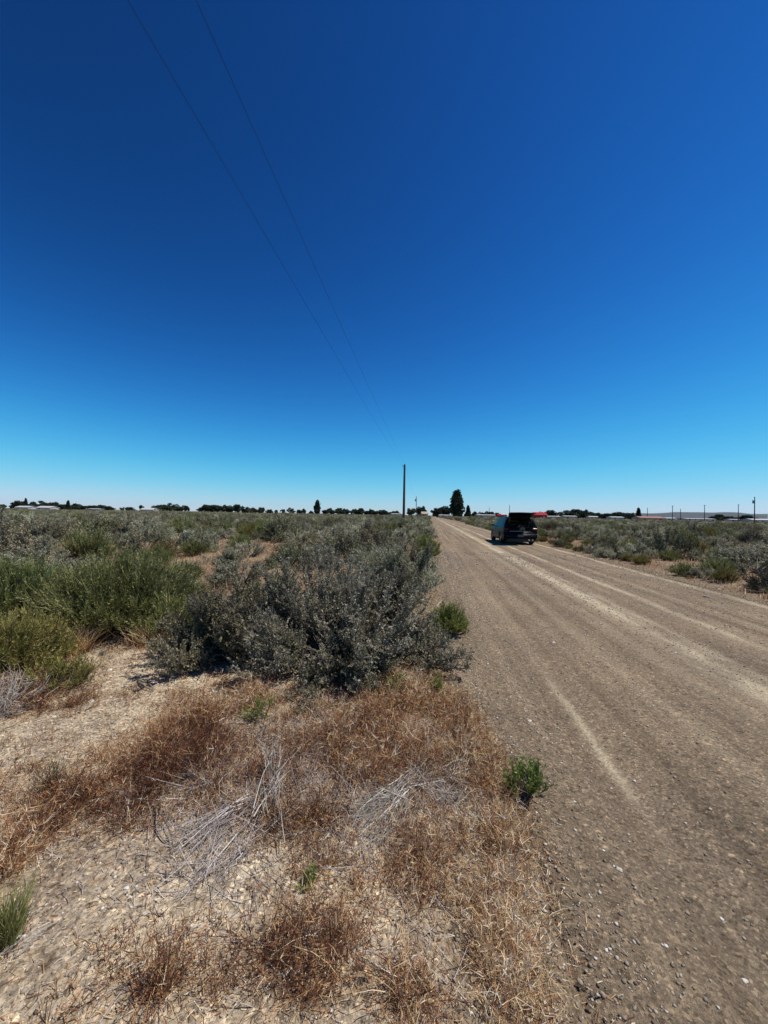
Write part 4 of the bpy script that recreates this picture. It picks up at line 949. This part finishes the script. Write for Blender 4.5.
    bm = bmesh.new(); mbox(bm, -.87, .87, -.13, .14, .30, .62); bmesh.ops.bevel(bm, geom=bm.edges[:], offset=.06, segments=3, affect='EDGES'); bp = bobj('rear_bumper', bm, PAINT, t, True)
    bm = bmesh.new(); mbox(bm, -.66, .66, -.13, .0, .16, .33); bobj('bumper_skirt', bm, DK, bp)
    bm = bmesh.new(); mbox(bm, -.16, .16, -.15, -.134, .43, .55); pl = bobj('license_plate', bm, PLATE, t)
    for s in (-1, 1):
        bm = bmesh.new()
        pf = [(.88, -.005, .62), (.56, -.01, .62), (.57, .0, .97), (.61, .22, 1.38), (.72, .22, 1.38), (.86, .0, .97)]
        a = [bm.verts.new((s * x, y, z)) for x, y, z in pf]; b2 = [bm.verts.new((s * x, y + .10, z)) for x, y, z in pf]
        bm.faces.new(a); bm.faces.new(b2[::-1])
        for i in range(6): bm.faces.new([a[i], a[(i + 1) % 6], b2[(i + 1) % 6], b2[i]])
        bobj('rear_pillar', bm, PAINT, t)
        bm = bmesh.new(); mbox(bm, min(s * .60, s * .885), max(s * .60, s * .885), -.045, .10, .79, .90); bmesh.ops.bevel(bm, geom=bm.edges[:], offset=.025, segments=2, affect='EDGES'); bobj('taillight', bm, REDL, t, True)
        bm = bmesh.new(); mbox(bm, min(s * .90, s * 1.04), max(s * .90, s * 1.04), 2.72, 2.84, .92, 1.06); bmesh.ops.bevel(bm, geom=bm.edges[:], offset=.03, segments=2, affect='EDGES'); mi = bobj('side_mirror', bm, PAINT, t, True)
        bm = bmesh.new(); mbox(bm, min(s * .84, s * .93), max(s * .84, s * .93), 2.76, 2.80, .93, .96); bobj('mirror_arm', bm, DK, mi)
        bm = bmesh.new(); mbox(bm, min(s * .45, s * .78), max(s * .45, s * .78), 4.24, 4.36, .60, .72); bobj('headlight', bm, PLATE, t)
    for x in (.42, .60):
        bm = bmesh.new(); cyl(bm, (x, -.17, .27), (x, .1, .27), .048, .048, 14); bobj('exhaust_tip', bm, CHR, t)
    # seats
    bm = bmesh.new(); mbox(bm, -.62, .62, 1.28, 1.42, .45, .90); bmesh.ops.bevel(bm, geom=bm.edges[:], offset=.04, segments=2, affect='EDGES'); rs = bobj('rear_seat', bm, SEAT, t, True)
    for x in (-.38, .38):
        bm = bmesh.new(); mbox(bm, x - .12, x + .12, 1.30, 1.40, .91, 1.0); bmesh.ops.bevel(bm, geom=bm.edges[:], offset=.03, segments=2, affect='EDGES'); bobj('headrest', bm, SEAT, rs, True)
        bm = bmesh.new(); mbox(bm, x - .23, x + .23, 2.15, 2.3, .45, 1.0); mbox(bm, x - .23, x + .23, 2.3, 2.75, .42, .58); bmesh.ops.bevel(bm, geom=bm.edges[:], offset=.04, segments=2, affect='EDGES'); fs = bobj('front_seat', bm, SEAT, t, True)
        bm = bmesh.new(); mbox(bm, x - .12, x + .12, 2.18, 2.28, 1.02, 1.17); bobj('headrest', bm, SEAT, fs)
    # raised tailgate
    bm = bmesh.new(); sec = [(0, 0), (-.10, .035), (-.42, .10), (-.62, .075), (-.92, -.03)]; W_ = [.56, .60, .64, .66, .64]
    rowsg = []
    for (y, dz), w in zip(sec, W_): rowsg.append([bm.verts.new((x * w, y, dz + .02 * (1 - x * x))) for x in np.linspace(-1, 1, 9)])
    for a, c2 in zip(rowsg[:-1], rowsg[1:]):
        for i in range(8): bm.faces.new([a[i], a[i + 1], c2[i + 1], c2[i]])
    tg = bobj('tailgate', bm, PAINT, t, True); md = tg.modifiers.new('th', 'SOLIDIFY'); md.thickness = .05
    tg.location = (0, .26, 1.47); tg.rotation_euler = (R_(-17), 0, 0)
    bm = bmesh.new(); mbox(bm, -.46, .46, -.50, -.10, -.03, -.015); wg = bobj('rear_window', bm, GLS, tg)
    for s in (-1, 1):
        bm = bmesh.new(); cyl(bm, (s * .58, .16, 1.12), (s * .58, -.22, 1.50), .010, .010, 8); bobj('gas_strut', bm, MET, t)
    # wheels
    for s in (-1, 1):
        for ya in arches:
            bm = bmesh.new(); prof = [(.20, -.10), (.30, -.105), (.325, -.08), (.33, 0), (.325, .08), (.30, .105), (.20, .10)]
            rg = []
            for k in range(32):
                a = k * math.pi / 16; rg.append([bm.verts.new((xo, math.cos(a) * r, math.sin(a) * r)) for r, xo in prof])
            for k in range(32):
                for i in range(len(prof) - 1): bm.faces.new([rg[k][i], rg[(k + 1) % 32][i], rg[(k + 1) % 32][i + 1], rg[k][i + 1]])
            w = thing('wheel', None, None, (s * .79, ya, .33)); del_ = w; w.parent = t; w.matrix_parent_inverse = Matrix()
            bobj('tyre', bm, RUB, w, True)
            bm = bmesh.new(); cyl(bm, (s * .03, 0, 0), (s * .075, 0, 0), .06, .05, 16)
            for k in range(5):
                a = k * 2 * math.pi / 5; c_, s_ = math.cos(a), math.sin(a)
                v8 = []
                for r, hw_ in ((.04, .035), (.205, .022)):
                    for dx in (.05, .085):
                        for q_ in (-1, 1): v8.append(bm.verts.new((s * dx, c_ * r - s_ * q_ * hw_, s_ * r + c_ * q_ * hw_)))
                for f in ((0, 1, 3, 2), (4, 6, 7, 5), (0, 4, 5, 1), (2, 3, 7, 6), (0, 2, 6, 4), (1, 5, 7, 3)): bm.faces.new([v8[i] for i in f])
            bobj('rim', bm, RIM, w)
            bm = bmesh.new(); cyl(bm, (-s * .06, 0, 0), (-s * .02, 0, 0), .21, .21, 24); bobj('brake_disc', bm, DK, w)
            # dark arch liner
            bm = bmesh.new(); n_ = 16; A = []; B = []
            for k in range(n_ + 1):
                a = math.pi * k / n_; A.append(bm.verts.new((s * .86, ya + math.cos(a) * .375, .32 + math.sin(a) * .375))); B.append(bm.verts.new((s * .58, ya + math.cos(a) * .375, .32 + math.sin(a) * .375)))
            for k in range(n_): bm.faces.new([A[k], A[k + 1], B[k + 1], B[k]])
            bobj('wheel_arch', bm, DK, t)
    return t
car()

# ------------------------------------------------------------------ haze, sky, sun
HZ, nt, b = mat_new('haze'); nt.nodes.remove(b)
pv = N(nt, 'ShaderNodeVolumePrincipled'); pv.inputs['Color'].default_value = (.45, .68, 1, 1); pv.inputs['Density'].default_value = .8e-5; pv.inputs['Anisotropy'].default_value = .2
nt.links.new(pv.outputs[0], nt.nodes['Material Output'].inputs['Volume'])
bm = bmesh.new(); mbox(bm, -24000, 24000, -24000, 24000, -4, 420); hz = bobj('haze', bm, HZ); tag(hz, 'thin bluish air over the whole plain', 'haze', kind='stuff')

SE, SAZ = R_(62), R_(88)       # azimuth clockwise from +Y
w = bpy.data.worlds.new('World'); SC.world = w; w.use_nodes = True; nt = w.node_tree; bg = nt.nodes['Background']
sky = nt.nodes.new('ShaderNodeTexSky'); sky.sky_type = 'NISHITA'; sky.sun_disc = False; sky.sun_elevation = SE; sky.sun_rotation = SAZ
sky.altitude = 1300; sky.air_density = 1.0; sky.dust_density = .1; sky.ozone_density = 3.0
v1 = nt.nodes.new('ShaderNodeVectorMath'); v1.operation = 'SCALE'; v1.inputs['Scale'].default_value = .1
gm_ = nt.nodes.new('ShaderNodeGamma'); gm_.inputs['Gamma'].default_value = 1.85
v2 = nt.nodes.new('ShaderNodeVectorMath'); v2.operation = 'MULTIPLY'; v2.inputs[1].default_value = (1.9, 2.36, 2.07)
nt.links.new(sky.outputs[0], v1.inputs[0]); nt.links.new(v1.outputs[0], gm_.inputs['Color']); nt.links.new(gm_.outputs[0], v2.inputs[0]); 
# the camera's tone response, channel by channel: deep blue overhead, cyan but never burnt out near the horizon
sp_ = nt.nodes.new('ShaderNodeSeparateXYZ'); cb_ = nt.nodes.new('ShaderNodeCombineXYZ'); nt.links.new(v2.outputs[0], sp_.inputs[0])
for i, (a_, p_, b_) in enumerate(((.84, 1.28, .60), (2.38, 1.36, 2.75), (4.0, 1.62, 3.8))):
    def mth(op, x, y):
        m = nt.nodes.new('ShaderNodeMath'); m.operation = op
        for k_, v_ in enumerate((x, y)):
            if isinstance(v_, (int, float)): m.inputs[k_].default_value = v_
            else: nt.links.new(v_, m.inputs[k_])
        return m.outputs[0]
    xp = mth('POWER', sp_.outputs[i], p_)
    nt.links.new(mth('DIVIDE', mth('MULTIPLY', xp, a_ * 10), mth('ADD', mth('MULTIPLY', xp, b_), 1.0)), cb_.inputs[i])
nt.links.new(cb_.outputs[0], bg.inputs['Color']); bg.inputs['Strength'].default_value = .10
sl = bpy.data.lights.new('sun', 'SUN'); sl.energy = 4.9; sl.angle = R_(.53); sl.color = (1, .955, .88); so = bpy.data.objects.new('sun', sl); C.objects.link(so)
dv = Vector((math.sin(SAZ) * math.cos(SE), math.cos(SAZ) * math.cos(SE), math.sin(SE))); so.rotation_euler = dv.to_track_quat('Z', 'Y').to_euler(); so.location = (0, 0, 50)
vs = SC.view_settings; vs.view_transform = 'Standard'; vs.look = 'None'; vs.gamma = 1; vs.exposure = 0.0; vs.use_curve_mapping = False
cy = SC.cycles; cy.max_bounces = 6; cy.diffuse_bounces = 3; cy.transparent_max_bounces = 12; cy.volume_bounces = 0; cy.use_adaptive_sampling = True
